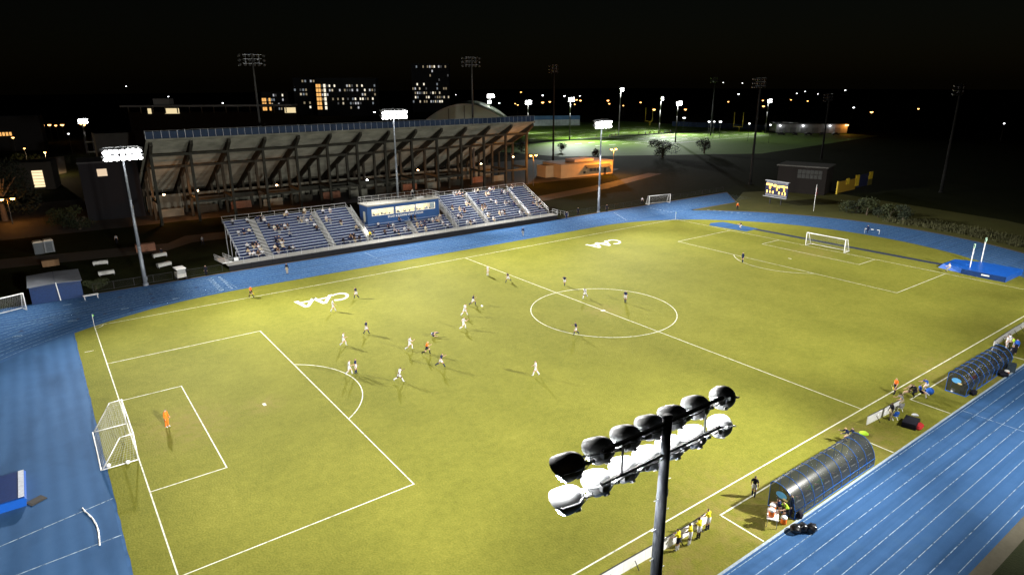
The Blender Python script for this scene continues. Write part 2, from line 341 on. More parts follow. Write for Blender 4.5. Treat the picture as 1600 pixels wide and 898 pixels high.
def mast(x, y, h, label, lens, n=7, rows=2, width=5.0, dirn=1, tilt=34, rp=(.3, .118), rad=.33, gap=.86, group='floodlight masts round the pitch', pole=None, ang=0., yaw_end=34, shell=None):
    o = empty('floodlight_mast', (x, y, 0), R(ang)); tag(o, label, 'floodlight', group)
    b = MB(); zs = [0, .28*h, .29*h, .62*h, .63*h, h]
    for a, c in zip(zs[::1], zs[1:]): 
        f = lambda z: rp[0]+(rp[1]-rp[0])*z/h
        b.tube((0, 0, a), (0, 0, c), f(a), f(c)*(1 if c-a > .05*h else 1.12), 12)
    b.tube((0, 0, h), (0, 0, h+.06), rp[1]*1.15, n=12); b.box((rp[0], 0, 1.1), (.12, .3, .5)); b.tube((0, 0, .0), (0, 0, .35), rp[0]*1.35, n=12)
    b.box((rp[1]*1.0, 0, h*.8), (.1, .12, .22)); b.box((rp[1]*1.0, 0, h*.9), (.1, .12, .22))
    b.build('pole', pole or (POLEN if lens is LENS_NEAR else POLE), o, True)
    key = (rad, lens.name, shell)
    if key not in SHM: SHM[key] = (shell_mesh(rad, shell or SHELL), lens_mesh(rad, lens))
    for r_ in range(rows):
        z = h-.12-gap*r_
        MB().box((0, 0, z), (width*.86, .07, .07)).build('crossarm', BLACK if lens is LENS_NEAR else GALV, o)
        for i in range(n):
            t = (i/(n-1)-.5)*2; px = t*width/2
            yw = R(-yaw_end*t**3*dirn); d = Vector((-math.sin(yw)*math.cos(R(tilt))*1., dirn*math.cos(yw)*math.cos(R(tilt)), -math.sin(R(tilt+2*r_))))
            q = d.to_track_quat('Z', 'Y').to_euler()
            # turn the visor to the upper side
            u = place(SHM[key][0], 'luminaire', o, Vector((px, .0, z-.02))+d*.72*rad/.355, q)
            place(SHM[key][1], 'lens', u)
    if rows == 2 and rad < .4:
        for r_ in range(rows):
            z = h-.12-gap*r_; b = MB(); q = [(-width*.43+width*.86*i/12, -.07*dirn, z-.05-.05*(i % 2)) for i in range(13)]
            b.path(q, .013, 5); b.build('cable', BLACK, o)
            for i in range(n): MB().box(((i/(n-1)-.5)*width*.84, -.02*dirn, z-.11), (.15, .12, .12)).build('junction_box', GALV, o)
        for i in range(10): MB().tube(((-1)**i*.1, 0, h-1.8-.45*i), ((-1)**i*.3, 0, h-1.8-.45*i), .012, n=5).build('step_peg', GALV, o)
    for sx in (-.3, .3): MB().box((sx*width, 0, h-.12-gap*(rows-1)/2), (.04, .04, gap*(rows-1))).build('brace', GALV, o)
    return o
M_ = [(-47.75, 50.4, 20.9, 'tall lit floodlight mast beyond the track, beside the white tables', 1),
      (1.0, 61.6, 24.6, 'lit floodlight mast rising behind the blue press box', 1),
      (47.6, 50.95, 21.4, 'lit floodlight mast between the bleachers and the spare goal', 1),
      (-47.15, -50.05, 21.45, 'close floodlight mast seen from behind, two rows of lamps over the pitch', -1),
      (0.5, -56.0, 22.5, 'lit floodlight mast outside the near straight, level with the halfway line', -1),
      (47.5, -51.5, 21.4, 'lit floodlight mast outside the near straight, level with the far penalty area', -1)]
for i, (x, y, h, lb, side) in enumerate(M_):
    mast(x, y, h, lb, LENS_NEAR if i == 3 else LENS_FAR, dirn=-side, width=5.05 if i != 1 else 5.6, rad=.33 if i == 3 else .4, gap=.86 if i == 3 else .95)
# every lamp group of a mast is aimed at its own part of the ground: mast, aim x, aim y, beam angle, share of the power
BEAMS = [(0, -83, 42, 74, .055), (0, -83, -25, 74, .08), (0, -30, -25, 110, .1), (0, -13, 42, 110, .046), (0, -13, -25, 74, .155), (1, -17, 54, 74, .039), (1, -17, -13, 74, .2), (1, 1, 27, 110, .068), (1, 36, 54, 74, .16), (1, 36, -13, 74, .236),
         (2, 13, -24, 74, .166), (2, 48, 43, 74, .025), (2, 66, -24, 110, .054), (2, 83, 31, 74, .101), (2, 83, -24, 74, .119), (3, -82, 25, 74, .085), (3, -47, -42, 74, .045), (3, -29, 25, 74, .125), (4, -34, -21, 74, .15), (4, -34, 19, 74, .105),
         (4, 0, -48, 74, .035), (4, 0, 19, 74, .068), (4, 36, 19, 74, .131), (4, 28, -42, 74, .036), (5, 30, 24, 74, .078), (5, 48, -44, 74, .042), (5, 82, 24, 74, .105)]
for k, (i, ax, ay, cone, v_) in enumerate(BEAMS):
    x, y, h, lb, side = M_[i]
    spot('floodlight_beam', (x, y-side*1.7, h-.7), (ax, ay, 0), v_*BEAM_POWER, cone, 1., rad=.8)
unl = [((-9.27, 117.53), 36.5, 'tall unlit mast before the concrete grandstand, nearer its left half'), ((52.72, 112.52), 36.8, 'tall unlit mast before the concrete grandstand, near its right end'),
       ((98.80, 129.28), 35.5, 'tall dark mast between the grandstand and the orange-lit block'), ((259.91, 181.30), 32, 'thin dark mast on the near edge of the practice fields'),
       ((114.36, 55.57), 30.5, 'dark unlit mast behind the scoreboard'), ((191.71, 76.61), 25, 'slim dark mast in front of the low white building'), ((141.89, 14.38), 28.5, 'dark unlit mast alone in the black field past the bend')]
DKP2 = mat('darkened_mast', (.008, .008, .0075), .9, .2, 1)  # mast colour darkened to stand for poles that little light reaches
DKP = mat('dull_mast', (.06, .058, .054), .6, .2, 1)
for k, ((x, y), h, lb) in enumerate(unl):
    mast(x, y, h, lb, LENS_OFF, n=6 if k != 2 else 4, rows=3, width=5.4 if k != 2 else 3., tilt=25, rp=(.4, .2), rad=.33, gap=1.05, group='unlit stadium masts', pole=DKP if k < 2 else DKP2, dirn=1, shell=mat('dull_shell', (.1, .1, .1), .4, .2, metal=.4) if k < 2 else DKP2)

# ---------------------------------------------------------------- concrete grandstand seen from behind
SX0, SDX, NF = -37.9, 7.71, 14
gs = empty('grandstand', (12, 98, 0)); tag(gs, 'long weathered concrete grandstand on raking frames, seen from behind', 'grandstand')
off = Vector((-12, -98, 0))
def gpart(b, name, m, p=gs, **k): return b.build(name, m, p, loc=off if p is gs else (0, 0, 0), **k)
def zr(y): return 18.1-.475*(y-94.9)      # top of the raking beams
xe0, xe1 = SX0-.8, SX0+SDX*(NF-1)+.4
for i in range(NF-1):                     # slab in bays, stepped underside
    b = MB(); xa, xb = SX0+SDX*i+(.02 if i else -.8), SX0+SDX*(i+1)-(.02 if i < NF-2 else -.4)
    ys = [94.9+.92*j for j in range(33)]
    prof = []
    for j, y in enumerate(ys): prof += [(y, zr(y)+.02), (y+.9, zr(y)+.02-.08)]
    top = [(127.2, zr(127.2)+.45), (94.6, 18.62), (94.6, 18.2)]
    b.prism(prof+top, 'x', xa, xb); gpart(b, 'slab', CONC)
for i in range(NF):
    x = SX0+SDX*i
    b = MB(); w_ = .62
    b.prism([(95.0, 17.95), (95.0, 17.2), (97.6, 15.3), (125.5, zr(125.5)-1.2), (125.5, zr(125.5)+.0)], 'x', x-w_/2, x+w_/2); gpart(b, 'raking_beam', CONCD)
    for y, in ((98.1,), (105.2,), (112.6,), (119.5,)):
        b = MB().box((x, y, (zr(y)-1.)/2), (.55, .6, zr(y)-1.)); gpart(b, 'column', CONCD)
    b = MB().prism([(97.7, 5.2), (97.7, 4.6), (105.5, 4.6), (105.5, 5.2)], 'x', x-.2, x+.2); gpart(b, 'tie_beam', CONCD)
for i in range(NF-1):
    xa, xb = SX0+SDX*i+.28, SX0+SDX*(i+1)-.28
    for y, z in ((98.1, zr(98.1)-1.6), (105.2, zr(105.2)-1.55), (98.1, 4.5)):
        if z < 5 and i % 2 == 0 and i < 11: continue
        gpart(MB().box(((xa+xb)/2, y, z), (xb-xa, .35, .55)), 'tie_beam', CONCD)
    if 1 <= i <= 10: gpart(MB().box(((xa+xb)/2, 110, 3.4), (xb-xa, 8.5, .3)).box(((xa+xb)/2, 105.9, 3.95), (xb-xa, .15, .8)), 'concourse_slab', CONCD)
    gpart(MB().box(((xa+xb)/2, 117.5, 1.9), (SDX-.1, .4, 3.8)), 'back_wall', CONC)
    gpart(MB().box(((xa+xb)/2, 108.0, .9+.1*(i % 3)), (SDX*.62, .25, 1.8)), 'screen_wall', [CONC, CONCD, BRICK][i % 3])
fn = empty('windscreen_fence', (12, 94.9, 18.2)); tag(fn, 'navy windscreen fence along the top of the concrete grandstand', 'fence')
NP = 67; dx = (xe1-xe0)/NP
NAVY = mat('navy_windscreen', (.018, .034, .07), .8, .25, .6)
pm = MB().box((0, 0, .82), (dx-.06, .03, 1.46)).mesh('panel', NAVY); pm2 = MB().tube((0, 0, 0), (0, 0, 1.68), .035, n=6).mesh('post', GALV)
for i in range(NP+1):
    lx = xe0+dx*i-12
    place(pm2, 'post', fn, (lx, 0, .4))
    if i < NP: place(pm, 'panel', fn, (lx+dx/2, .03, .35+random.uniform(-.03, .03)))
MB().tube((xe0-12, 0, 2.05), (xe1-12, 0, 2.05), .025, n=6).build('rail', GALV, fn)
# lamps fixed under the stand
LMP = emit('warm_lamp_glass', (1., .62, .3), 25); LMW = emit('white_lamp_glass', (.9, .95, 1.), 25); LMO = emit('sodium_lamp_glass', (1., .45, .1), 20)
for k, (x, z, pw, cl) in enumerate(((-36.2, 6.2, 900, 0), (-29.3, 6.4, 700, 0), (-11.6, 6.0, 420, 0), (11.8, 5.2, 160, 1), (26.9, 6.6, 700, 0), (47.8, 6.8, 500, 0), (59.5, 8.0, 300, 0))):
    y = 101.0
    o = empty('bulkhead_lamp', (x, y, z)); tag(o, 'cold white bulkhead lamp under the middle of the grandstand' if cl else '%s warm bulkhead lamp from the left under the grandstand' % ['first', 'second', 'third', '', 'fourth', 'fifth', 'last'][k], 'lamp', 'lamps under the grandstand')
    MB().box((0, .16, 0), (.5, .12, .4)).box((0, .1, .25), (.55, .5, .06)).build('housing', BLACK, o)
    MB().lathe([(.02, -.16), (.22, -.1), (.26, 0), (.22, .1), (.02, .16)], 10).build('glass', LMW if cl else LMP, o, True)
    MB().tube((0, .2, 0), (0, 1.2, .9), .05).build('bracket', GALV, o)
    bulb('bulkhead_bulb', (x, y+.2, z-.35), pw*1.2, (1, .4, .12) if not cl else (.9, .95, 1))

# ---------------------------------------------------------------- bleachers and press box
SEAT = mat('aluminium_plank', (.4, .44, .53), .4, .12, 3, metal=.1); RISER = mat('blue_riser', (.012, .025, .085), .5, .15, 2)
bl = empty('bleachers', (0, 56, 0)); tag(bl, 'long aluminium bleachers with blue risers along the far straight', 'bleachers')
bo = Vector((0, -56, 0))
def bp(b, name, m, **k): return b.build(name, m, bl, loc=bo, **k)
ROW, RISE, Y0, Z0 = .68, .36, 52.9, 1.0
AIS = [-28.2, -16.7, -9.4, .3, 9.7, 17.4, 28.7]
BLK = [(-33.0, -28.85), (-27.55, -17.35), (-16.05, -10.0), (-8.75, -.35), (.95, 9.05), (10.35, 16.75), (18.05, 28.05), (29.35, 34.0)]
def nrow(xa, xb): return 6 if xa > -9 and xb < 9.3 else 14
def yk(k): return Y0+ROW*k
def zk(k): return Z0+RISE*k
sm = {}
for xa, xb in BLK:
    for k in range(nrow(xa, xb)):
        y, z = yk(k), zk(k); L = xb-xa
        if L not in sm:
            sm[L] = (MB().box((0, 0, 0), (L, .25, .045)).mesh('seat_plank', SEAT), MB().box((0, 0, 0), (L, .27, .04)).mesh('foot_plank', SEAT), MB().box((0, 0, 0), (L, .03, RISE-.05)).mesh('riser', RISER), MB().box((0, 0, 0), (L, .38, .03)).mesh('foot_plank', RISER))
        c = (xa+xb)/2
        for m_, nm, yy, zz in ((sm[L][0], 'seat_plank', y+.5, z+.43), (sm[L][1], 'foot_plank', y+.14, z), (sm[L][2], 'riser', y+.66, z+.2), (sm[L][3], 'foot_plank', y+.47, z+.0)):
            place(m_, nm, bl, Vector((c, yy, zz))+bo)
for xa in AIS:                               # aisle steps with a mid rail
    n = 6 if abs(xa) < 1 else 14
    for k in range(n):
        for j in (0, 1):
            place(sm.setdefault('st', MB().box((0, 0, 0), (1.15, .3, .06)).mesh('aisle_step', ALU)), 'aisle_step', bl, Vector((xa, yk(k)+.16+.34*j, zk(k)+.03+.18*j))+bo)
    b = MB(); k0, k1 = (0, n-1)
    for h_ in (.95, .55): b.tube((xa, yk(k0)+.2, zk(k0)+h_), (xa, yk(k1), zk(k1)+h_), .03, n=6)
    for k in range(0, n, 3): b.tube((xa, yk(k)+.2, zk(k)), (xa, yk(k)+.2, zk(k)+.98), .028, n=6)
    if xa > -28: bp(b, 'aisle_rail', ALU)
# front deck, black skirt, rails
bp(MB().box((-.4, 51.75, 1.0), (70.4, 2.3, .1)), 'deck', mat('deck_boards', (.2, .195, .18), .6, .15, 2))
SKB = mat('black_skirt', (.008, .008, .01), .8)
for i in range(20): bp(MB().box((-35.5+3.5*(i+.5), 50.62, .48), (3.46, .04, .92)), 'skirt_panel', SKB)
def railing(pts, hs=(1.05, .55), post=1.8, z0=0., r=.028):
    b = MB()
    for a, c in zip(pts, pts[1:]):
        a = Vector(a); c = Vector(c)
        for h_ in hs: b.tube(a+Vector((0, 0, h_)), c+Vector((0, 0, h_)), r, n=6)
        n = max(1, round((c-a).length/post))
        for i in range(n+1): p = a.lerp(c, i/n); b.tube(p, p+Vector((0, 0, hs[0])), r, n=6)
    return b
bp(railing([(-35.5, 50.7, 1.05), (34.7, 50.7, 1.05)], post=2.4), 'front_rail', ALU)
bp(railing([(-35.5, 50.7, 1.05), (-35.5, 52.6, 1.05)]), 'side_rail', ALU); bp(railing([(34.8, 50.7, 1.05), (34.8, 52.6, 1.05)]), 'side_rail', ALU)
yb, zb = yk(14)+.1, zk(13)
for xa, xb in ((-33.1, -10.0), (10.2, 34.1)):
    bp(railing([(xa, yb, zb), (xb, yb, zb)], (1.25, .7), 2.3), 'back_rail', ALU)
    for x in (xa, xb): bp(railing([(x, yk(0)+.2, zk(0)+.2), (x, yb, zb+.0)], (1.1, .6), 1.7), 'end_rail', ALU)
    for k in (3, 7, 11):
        for x in [xa+(xb-xa)*j/6 for j in range(7)]:
            bp(MB().bar((x, yk(k)+.5, 0), (x, yk(k)+.5, zk(k)-.06), .1), 'frame_post', GALV)
for x in (-8.6, 0, 8.6): bp(MB().bar((x, 56., 0), (x, 56., 2.6), .12), 'frame_post', GALV)
# access ramp at the left end
bp(MB().box((-35.3, 55.2, .85), (1.5, 6.2, .1), rot=Euler((R(-6), 0, 0))), 'ramp', ALU); 
for x in (-36., -34.6): bp(railing([(x, 52.3, 1.1), (x, 58.3, .45)], (1.0, .55), 1.), 'ramp_rail', ALU)
bp(MB().box((-34.0, 51.6, 1.7), (.7, .1, .6)), 'notice_board', WHITE)
bp(railing([(34.9, 51.2, 1.05), (38.4, 51.3, .1)], (1., .5), 1.2), 'ramp_rail', ALU)

pb = empty('press_box', (0.1, 58.6, 0)); tag(pb, 'royal blue press box with three lit window bands in the bleachers', 'press box')
PX0, PX1, PYF, PYB, PZ0, PZ1 = -7.95, 7.65, 56.75, 60.4, 2.9, 6.75
po = Vector((-.1, -58.6, 0))
def pp_(b, name, m, parent=pb, **k): return b.build(name, m, parent, loc=po if parent is pb else (0, 0, 0), **k)
WB = [(-7.1, -2.55), (-2.0, 2.1), (2.45, 6.75)]; WZ0, WZ1 = 4.85, 6.05
b = MB()
xs = [PX0]+[v for a in WB for v in a]+[PX1]
for i in range(0, len(xs), 2): b.box(((xs[i]+xs[i+1])/2, PYF+.06, (WZ0+WZ1)/2), (xs[i+1]-xs[i], .12, WZ1-WZ0))
b.box(((PX0+PX1)/2, PYF+.06, (PZ0+WZ0)/2), (PX1-PX0, .12, WZ0-PZ0)); b.box(((PX0+PX1)/2, PYF+.06, (WZ1+PZ1)/2), (PX1-PX0, .12, PZ1-WZ1))
PBL = mat('press_box_blue', (.012, .058, .18), .45, .1, 1)
pp_(b, 'front_wall', PBL)
pp_(MB().box((PX0-.06, (PYF+PYB)/2, (PZ0+PZ1)/2), (.12, PYB-PYF, PZ1-PZ0)), 'side_wall', PBL); pp_(MB().box((PX1+.06, (PYF+PYB)/2, (PZ0+PZ1)/2), (.12, PYB-PYF, PZ1-PZ0)), 'side_wall', PBL)
CREAM = mat('cream_interior', (.75, .68, .5), .8)
pp_(MB().box(((PX0+PX1)/2, PYB, (PZ0+PZ1)/2), (PX1-PX0, .12, PZ1-PZ0)), 'back_wall', CREAM); pp_(MB().box(((PX0+PX1)/2, (PYF+PYB)/2, PZ0+.8), (PX1-PX0, PYB-PYF-.3, .1)), 'floor', CREAM)
pp_(MB().box(((PX0+PX1)/2, (PYF+PYB)/2, PZ1+.12), (PX1-PX0+.5, PYB-PYF+.7, .22)), 'roof_deck', mat('roof_boards', (.27, .26, .23), .7, .1))
GL = bpy.data.materials.new('window_glass'); GL.use_nodes = True
g_ = GL.node_tree.nodes['Principled BSDF']; g_.inputs['Base Color'].default_value = (.9, .95, .95, 1); g_.inputs['Roughness'].default_value = .05; g_.inputs['Alpha'].default_value = .14
for a, c in WB:
    n = 4 if c-a > 4.3 else 3
    fr = pp_(MB().box(((a+c)/2, PYF-.02, WZ1+.03), (c-a+.16, .1, .08)).box(((a+c)/2, PYF-.02, WZ0-.03), (c-a+.16, .1, .08)).box((a-.04, PYF-.02, (WZ0+WZ1)/2), (.08, .1, WZ1-WZ0)).box((c+.04, PYF-.02, (WZ0+WZ1)/2), (.08, .1, WZ1-WZ0)), 'window', WHITE)
    for i in range(n):
        xa, xb = a+(c-a)*i/n, a+(c-a)*(i+1)/n
        MB().box(((xa+xb)/2, PYF+.02, (WZ0+WZ1)/2), (xb-xa-.05, .02, WZ1-WZ0)).build('pane', GL, fr)
        if i: MB().box((xa, PYF, (WZ0+WZ1)/2), (.05, .06, WZ1-WZ0)).build('mullion', WHITE, fr)
pp_(MB().box((.0, PYF+.7, 4.65), (14.6, .6, .06)), 'counter', mat('counter_top', (.3, .22, .14), .6))
for j in range(12): pp_(MB().box((-6.6+1.15*j+random.uniform(-.2, .2), PYF+.65, 4.85), (random.uniform(.3, .6), .08, random.uniform(.25, .42))), 'monitor', BLACK)
text('STUART & SUZANNE GRANT STADIUM', .52, mat('silver_letters', (.75, .75, .7), .4), 'lettering', pb, Vector((.1, PYF-.03, 4.3))+po, (R(90), 0, 0), (.86, 1, 1), bold=.01)
pp_(MB().box((PX0-.14, 58.2, 4.6), (.05, .9, 2.0)), 'door', mat('door_cream', (.5, .48, .4), .6))
pp_(railing([(PX0-.2, PYF-.2, PZ1+.22), (PX1+.2, PYF-.2, PZ1+.22), (PX1+.2, PYB+.2, PZ1+.22), (PX0-.2, PYB+.2, PZ1+.22), (PX0-.2, PYF-.2, PZ1+.22)], (1.1, .6), 1.5), 'roof_rail', ALU)
pp_(railing([(PX0-1.0, 56.6, 2.9), (PX0-1.0, 60., 2.9)], (1.1, .6), 1.0), 'stair_rail', ALU); pp_(MB().box((PX0-.6, 58.4, 2.85), (.9, 3.6, .1)), 'landing', ALU)
pp_(MB().box((4.2, 58.3, PZ1+.4), (1.6, .5, .3)), 'roof_cabinet', ALU); pp_(MB().box((1.6, 57.6, PZ1+.36), (.9, .4, .2)), 'camera_case', BLACK)
for x in (-6, 0, 6): pp_(MB().bar((x, 59, 0), (x, 59, 2.9), .2), 'support_post', GALV)
for x in (-4.8, 0, 4.8):
    pp_(MB().box((x, 58.8, 6.5), (2.6, .5, .06)), 'ceiling_light', emit('ceiling_panel', (1, .88, .6), 1.5))
    bulb('ceiling_bulb', (x, 58.4, 6.2), 600, (1, .74, .36), .3)

# ---------------------------------------------------------------- people
PM = {}
def pmesh(name, hip=(0, 0), knee=(0, 0), sh=(8, 8), el=(20, 20), abd=(12, 12), lean=0, fingers=True):
    V = []; E = []; Rd = []; SEG = []
    def v(p, r, par=None):
        V.append(Vector(p)); Rd.append(r*(1.22 if .04 < r < .13 else 1.1 if r >= .13 else 1.)); i = len(V)-1
        if par is not None: E.append((par, i))
        return i
    sl, cl = math.sin(R(lean)), math.cos(R(lean))
    T = lambda x, y, z: Vector((x*cl+z*sl, y, z*cl-x*sl))
    pel = v((0, 0, 0), .135); wa = v(T(0, 0, .17), .125, pel); ch = v(T(0, 0, .36), .145, wa); uc = v(T(0, 0, .47), .11, ch)
    nk = v(T(.015, 0, .56), .058, uc); hd = v(T(.03, 0, .66), .098, nk); ht = v(T(.02, 0, .755), .082, hd); v(T(.12, 0, .655), .022, hd)
    SEG += [(pel, wa, 3, .0), (wa, uc, 1, 0), (uc, nk, 1, 0), (nk, hd, 0, 0)]
    for s, k in ((1, 0), (-1, 1)):
        h_, kn = R(hip[k]), R(hip[k]-knee[k])
        hp = v((0, s*.1, -.06), .098, pel); p = V[hp]
        mt = v(p+Vector((math.sin(h_), 0, -math.cos(h_)))*.24, .085, hp)
        kj = v(p+Vector((math.sin(h_), 0, -math.cos(h_)))*.43, .062, mt); q = V[kj]
        cf = v(q+Vector((math.sin(kn), 0, -math.cos(kn)))*.16, .06, kj)
        an = v(q+Vector((math.sin(kn), 0, -math.cos(kn)))*.41, .042, cf); a = V[an]
        fd = Vector((math.cos(kn*.8), 0, math.sin(kn*.8)-.15)).normalized()
        v(a+fd*-.05+Vector((0, 0, -.03)), .04, an); to = v(a+fd*.17+Vector((0, 0, -.035)), .036, an)
        SEG += [(hp, mt, 3, 0), (mt, kj, 4, 0), (kj, an, 5, .12), (an, to, 6, 0)]
        s_, f_ = R(sh[k]+lean*.0), R(sh[k]+el[k]); ab = R(abd[k])
        sj = v(T(0, s*.185, .455), .074, uc); p = V[sj]
        um = v(p+Vector((math.sin(s_)*math.cos(ab), s*math.sin(ab), -math.cos(s_)*math.cos(ab)))*.17, .056, sj)
        ej = v(p+Vector((math.sin(s_)*math.cos(ab), s*math.sin(ab), -math.cos(s_)*math.cos(ab)))*.29, .045, um); q = V[ej]
        fdir = Vector((math.sin(f_)*math.cos(ab*.5), s*math.sin(ab*.5), -math.cos(f_)*math.cos(ab*.5)))
        wj = v(q+fdir*.25, .03, ej); pj = v(q+fdir*.32, .034, wj)
        side = Vector((0, 1, 0)); nrm = fdir.cross(side)
        if fingers:
            for t, ln in ((-.027, .07), (-.009, .082), (.009, .078), (.027, .062)):
                k1 = v(V[pj]+fdir*.045+nrm*t, .0095, pj); v(V[k1]+fdir*ln*.8+side*(-s*.02), .008, k1)
            tb = v(V[wj]+fdir*.03+nrm*.04, .011, wj); v(V[tb]+fdir*.05+nrm*.02, .009, tb)
        else: v(V[pj]+fdir*.09, .026, pj)
        SEG += [(uc, sj, 1, 0), (sj, um, 1, 0), (um, ej, 2, 0), (ej, wj, 2, 0), (wj, pj, 0, 0)]
    zmin = min(p.z-r for p, r in zip(V, Rd)); V = [p-Vector((0, 0, zmin)) for p in V]
    me = bpy.data.meshes.new('skeleton'); me.from_pydata([tuple(p) for p in V], E, [])
    o = bpy.data.objects.new('skeleton', me); col.objects.link(o)
    md = o.modifiers.new('skin', 'SKIN'); md.use_smooth_shade = True; md.branch_smoothing = .3
    for i, sv in enumerate(me.skin_vertices[0].data): sv.radius = (Rd[i], Rd[i]); sv.use_root = (i == 0)
    sb = o.modifiers.new('sub', 'SUBSURF'); sb.levels = 1; sb.render_levels = 1
    dg = bpy.context.evaluated_depsgraph_get(); dg.update(); m2 = bpy.data.meshes.new_from_object(o.evaluated_get(dg)); m2.name = name
    bpy.data.objects.remove(o)
    for i in range(8): m2.materials.append(None)
    hc = V[hd]; hdir = (V[ht]-V[nk]).normalized()
    mi = []
    for p in m2.polygons:
        c = p.center; best = (1e9, 0)
        for a, b, k, _ in SEG:
            A, B = V[a], V[b]; d = B-A; t = max(0, min(1, (c-A).dot(d)/d.length_squared))
            rr_ = Rd[a]+(Rd[b]-Rd[a])*t; ds = (c-(A+d*t)).length/rr_
            if ds < best[0]: best = (ds, k)
        k = best[1]; u_ = (c-V[nk]).dot(hdir)
        if (c-hc).length < .2 and u_ > .03:
            fwd = (c-hc).dot(Vector((hdir.z, 0, -hdir.x)))
            k = 7 if (u_ > .155 or (fwd < -.02 and u_ > .06)) else 0
        mi.append(k)
    m2.polygons.foreach_set('material_index', mi); m2.polygons.foreach_set('use_smooth', [True]*len(mi)); m2.update()
    PM[name] = (m2, V[pel].z)
pmesh('stand', (4, -4), (4, 4), (5, -5), (18, 25)); pmesh('walk', (24, -16), (8, 22), (-20, 24), (20, 30))
pmesh('run', (52, -22), (55, 50), (-45, 42), (85, 85), lean=12); pmesh('run_b', (-28, 38), (40, 18), (40, -42), (80, 90), lean=14)
pmesh('jog', (34, -10), (30, 45), (-28, 30), (75, 75), lean=6); pmesh('shuffle', (12, 8), (30, 28), (15, 20), (40, 45), (34, 30), lean=8)
pmesh('lean', (14, 8), (6, 6), (38, 30), (40, 50), lean=16); pmesh('crouch', (70, 40), (110, 90), (50, 40), (40, 60), lean=30)
pmesh('rest', (10, 4), (6, 4), (30, 18), (30, 45), lean=7); pmesh('sit', (86, 82), (88, 84), (28, 30), (50, 55), lean=6, fingers=False); pmesh('sit_b', (82, 88), (70, 92), (12, 40), (70, 60), lean=16, fingers=False)
pmesh('sit_ground', (88, 80), (30, 70), (-20, 30), (20, 40), lean=-12); pmesh('stretch', (88, 60), (8, 100), (60, 40), (20, 30), lean=20)
CLO = {'white': (.52, .52, .54), 'black': (.012, .012, .018), 'navy': (.012, .02, .06), 'orange': (.85, .16, .02), 'yellow': (.75, .62, .02), 'blue': (.02, .09, .4), 'grey': (.25, .25, .26), 'red': (.4, .03, .03),
       'khaki': (.4, .33, .22), 'green': (.12, .4, .03), 'cream': (.55, .5, .4), 'brown': (.1, .06, .035), 'lime': (.45, .75, .05)}
SK = {'pale': (.52, .32, .22), 'tan': (.34, .19, .115), 'dark': (.1, .05, .03)}
HR = {'dark': (.012, .01, .008), 'brown': (.06, .035, .018), 'blond': (.4, .28, .12), 'grey': (.35, .34, .32)}
def cm(c): return mat('cloth_'+c, CLO[c], .85, .1, 9, spec=.1)
def sk(c): return mat('skin_'+c, SK[c], .6, .05, 9)
def hr(c): return mat('hair_'+c, HR[c], .7, .2, 30)
def person(x, y, pose, deg, label, shirt, shorts='white', socks=None, sleeves=False, long=False, skin='pale', hair='dark', shoes='black', z=0, sc=1., group=None, tilt=None):
    me = PM[pose][0]; o = place(me, 'person', None, (x, y, z), (0, 0, R(deg)), (sc, sc, sc))
    if tilt: o.rotation_euler = tilt
    s = sk(skin); ms = [s, cm(shirt), cm(shirt) if sleeves else s, cm(shorts), cm(shorts) if long else s, cm(shorts) if long else cm(socks or shorts), cm(shoes), hr(hair)]
    for i, m_ in enumerate(ms): o.material_slots[i].link = 'OBJECT'; o.material_slots[i].material = m_
    return tag(o, label, 'person', group)
K = dict(white=dict(shirt='white', shorts='white', socks='white', sleeves=False), black=dict(shirt='navy', shorts='white', socks='navy', sleeves=False))
PL = [((-29.31, 21.44), 'w', 'walk', -20, 'white-kit player walking just in front of the nearer painted lettering', 'pale', 'dark'),
      ((-24.49, 24.97), 'b', 'jog', 120, 'dark-shirted player nearest the painted letters by the far touchline', 'tan', 'dark'),
      ((-32.86, 9.30), 'w', 'jog', -36, 'white-kit player jogging between the penalty area corner and a dark-shirted player', 'pale', 'brown'),
      ((-29.16, 11.09), 'b', 'walk', -50, 'dark-shirted player walking beside the white player beyond the penalty area', 'tan', 'dark'),
      ((-35.47, 1.40), 'w', 'jog', -30, 'white-kit player on the penalty arc shoulder to shoulder with an opponent', 'pale', 'dark'),
      ((-34.84, 1.13), 'b', 'stand', -36, 'dark-shirted player on the penalty arc marking the white player', 'tan', 'brown'),
      ((-27.21, 3.61), 'w', 'run', -20, 'white-kit player running next to the orange-shirted referee', 'pale', 'dark'),
      ((-26.74, -2.71), 'b', 'run_b', -30, 'dark-shirted player running just right of the orange referee', 'tan', 'dark'),
      ((-32.02, -3.30), 'w', 'run_b', -25, 'white-kit player running right of the penalty arc, closest to it outside', 'dark', 'dark'),
      ((-18.76, 5.43), 'w', 'run', -10, 'white-kit player striding, lower of the two whites near the ball', 'pale', 'dark'),
      ((-16.00, 9.49), 'w', 'run_b', 10, 'white-kit player chasing the ball, upper of the two whites', 'pale', 'brown'),
      ((-12.86, 12.31), 'b', 'run', -40, 'dark-shirted player running onto the ball', 'tan', 'dark'),
      ((-3.14, 22.97), 'w', 'stand', -60, 'white-kit player standing by the halfway line nearest the stand', 'pale', 'dark'),
      ((-2.59, 18.18), 'b', 'run_b', 190, 'dark-shirted player running just past the halfway line near the far side', 'tan', 'dark'),
      ((3.24, 11.68), 'b', 'run', 215, 'dark-shirted player running just outside the top of the centre circle', 'tan', 'dark'),
      ((1.56, 5.27), 'w', 'run_b', 200, 'white-kit player bending inside the centre circle', 'dark', 'dark')]
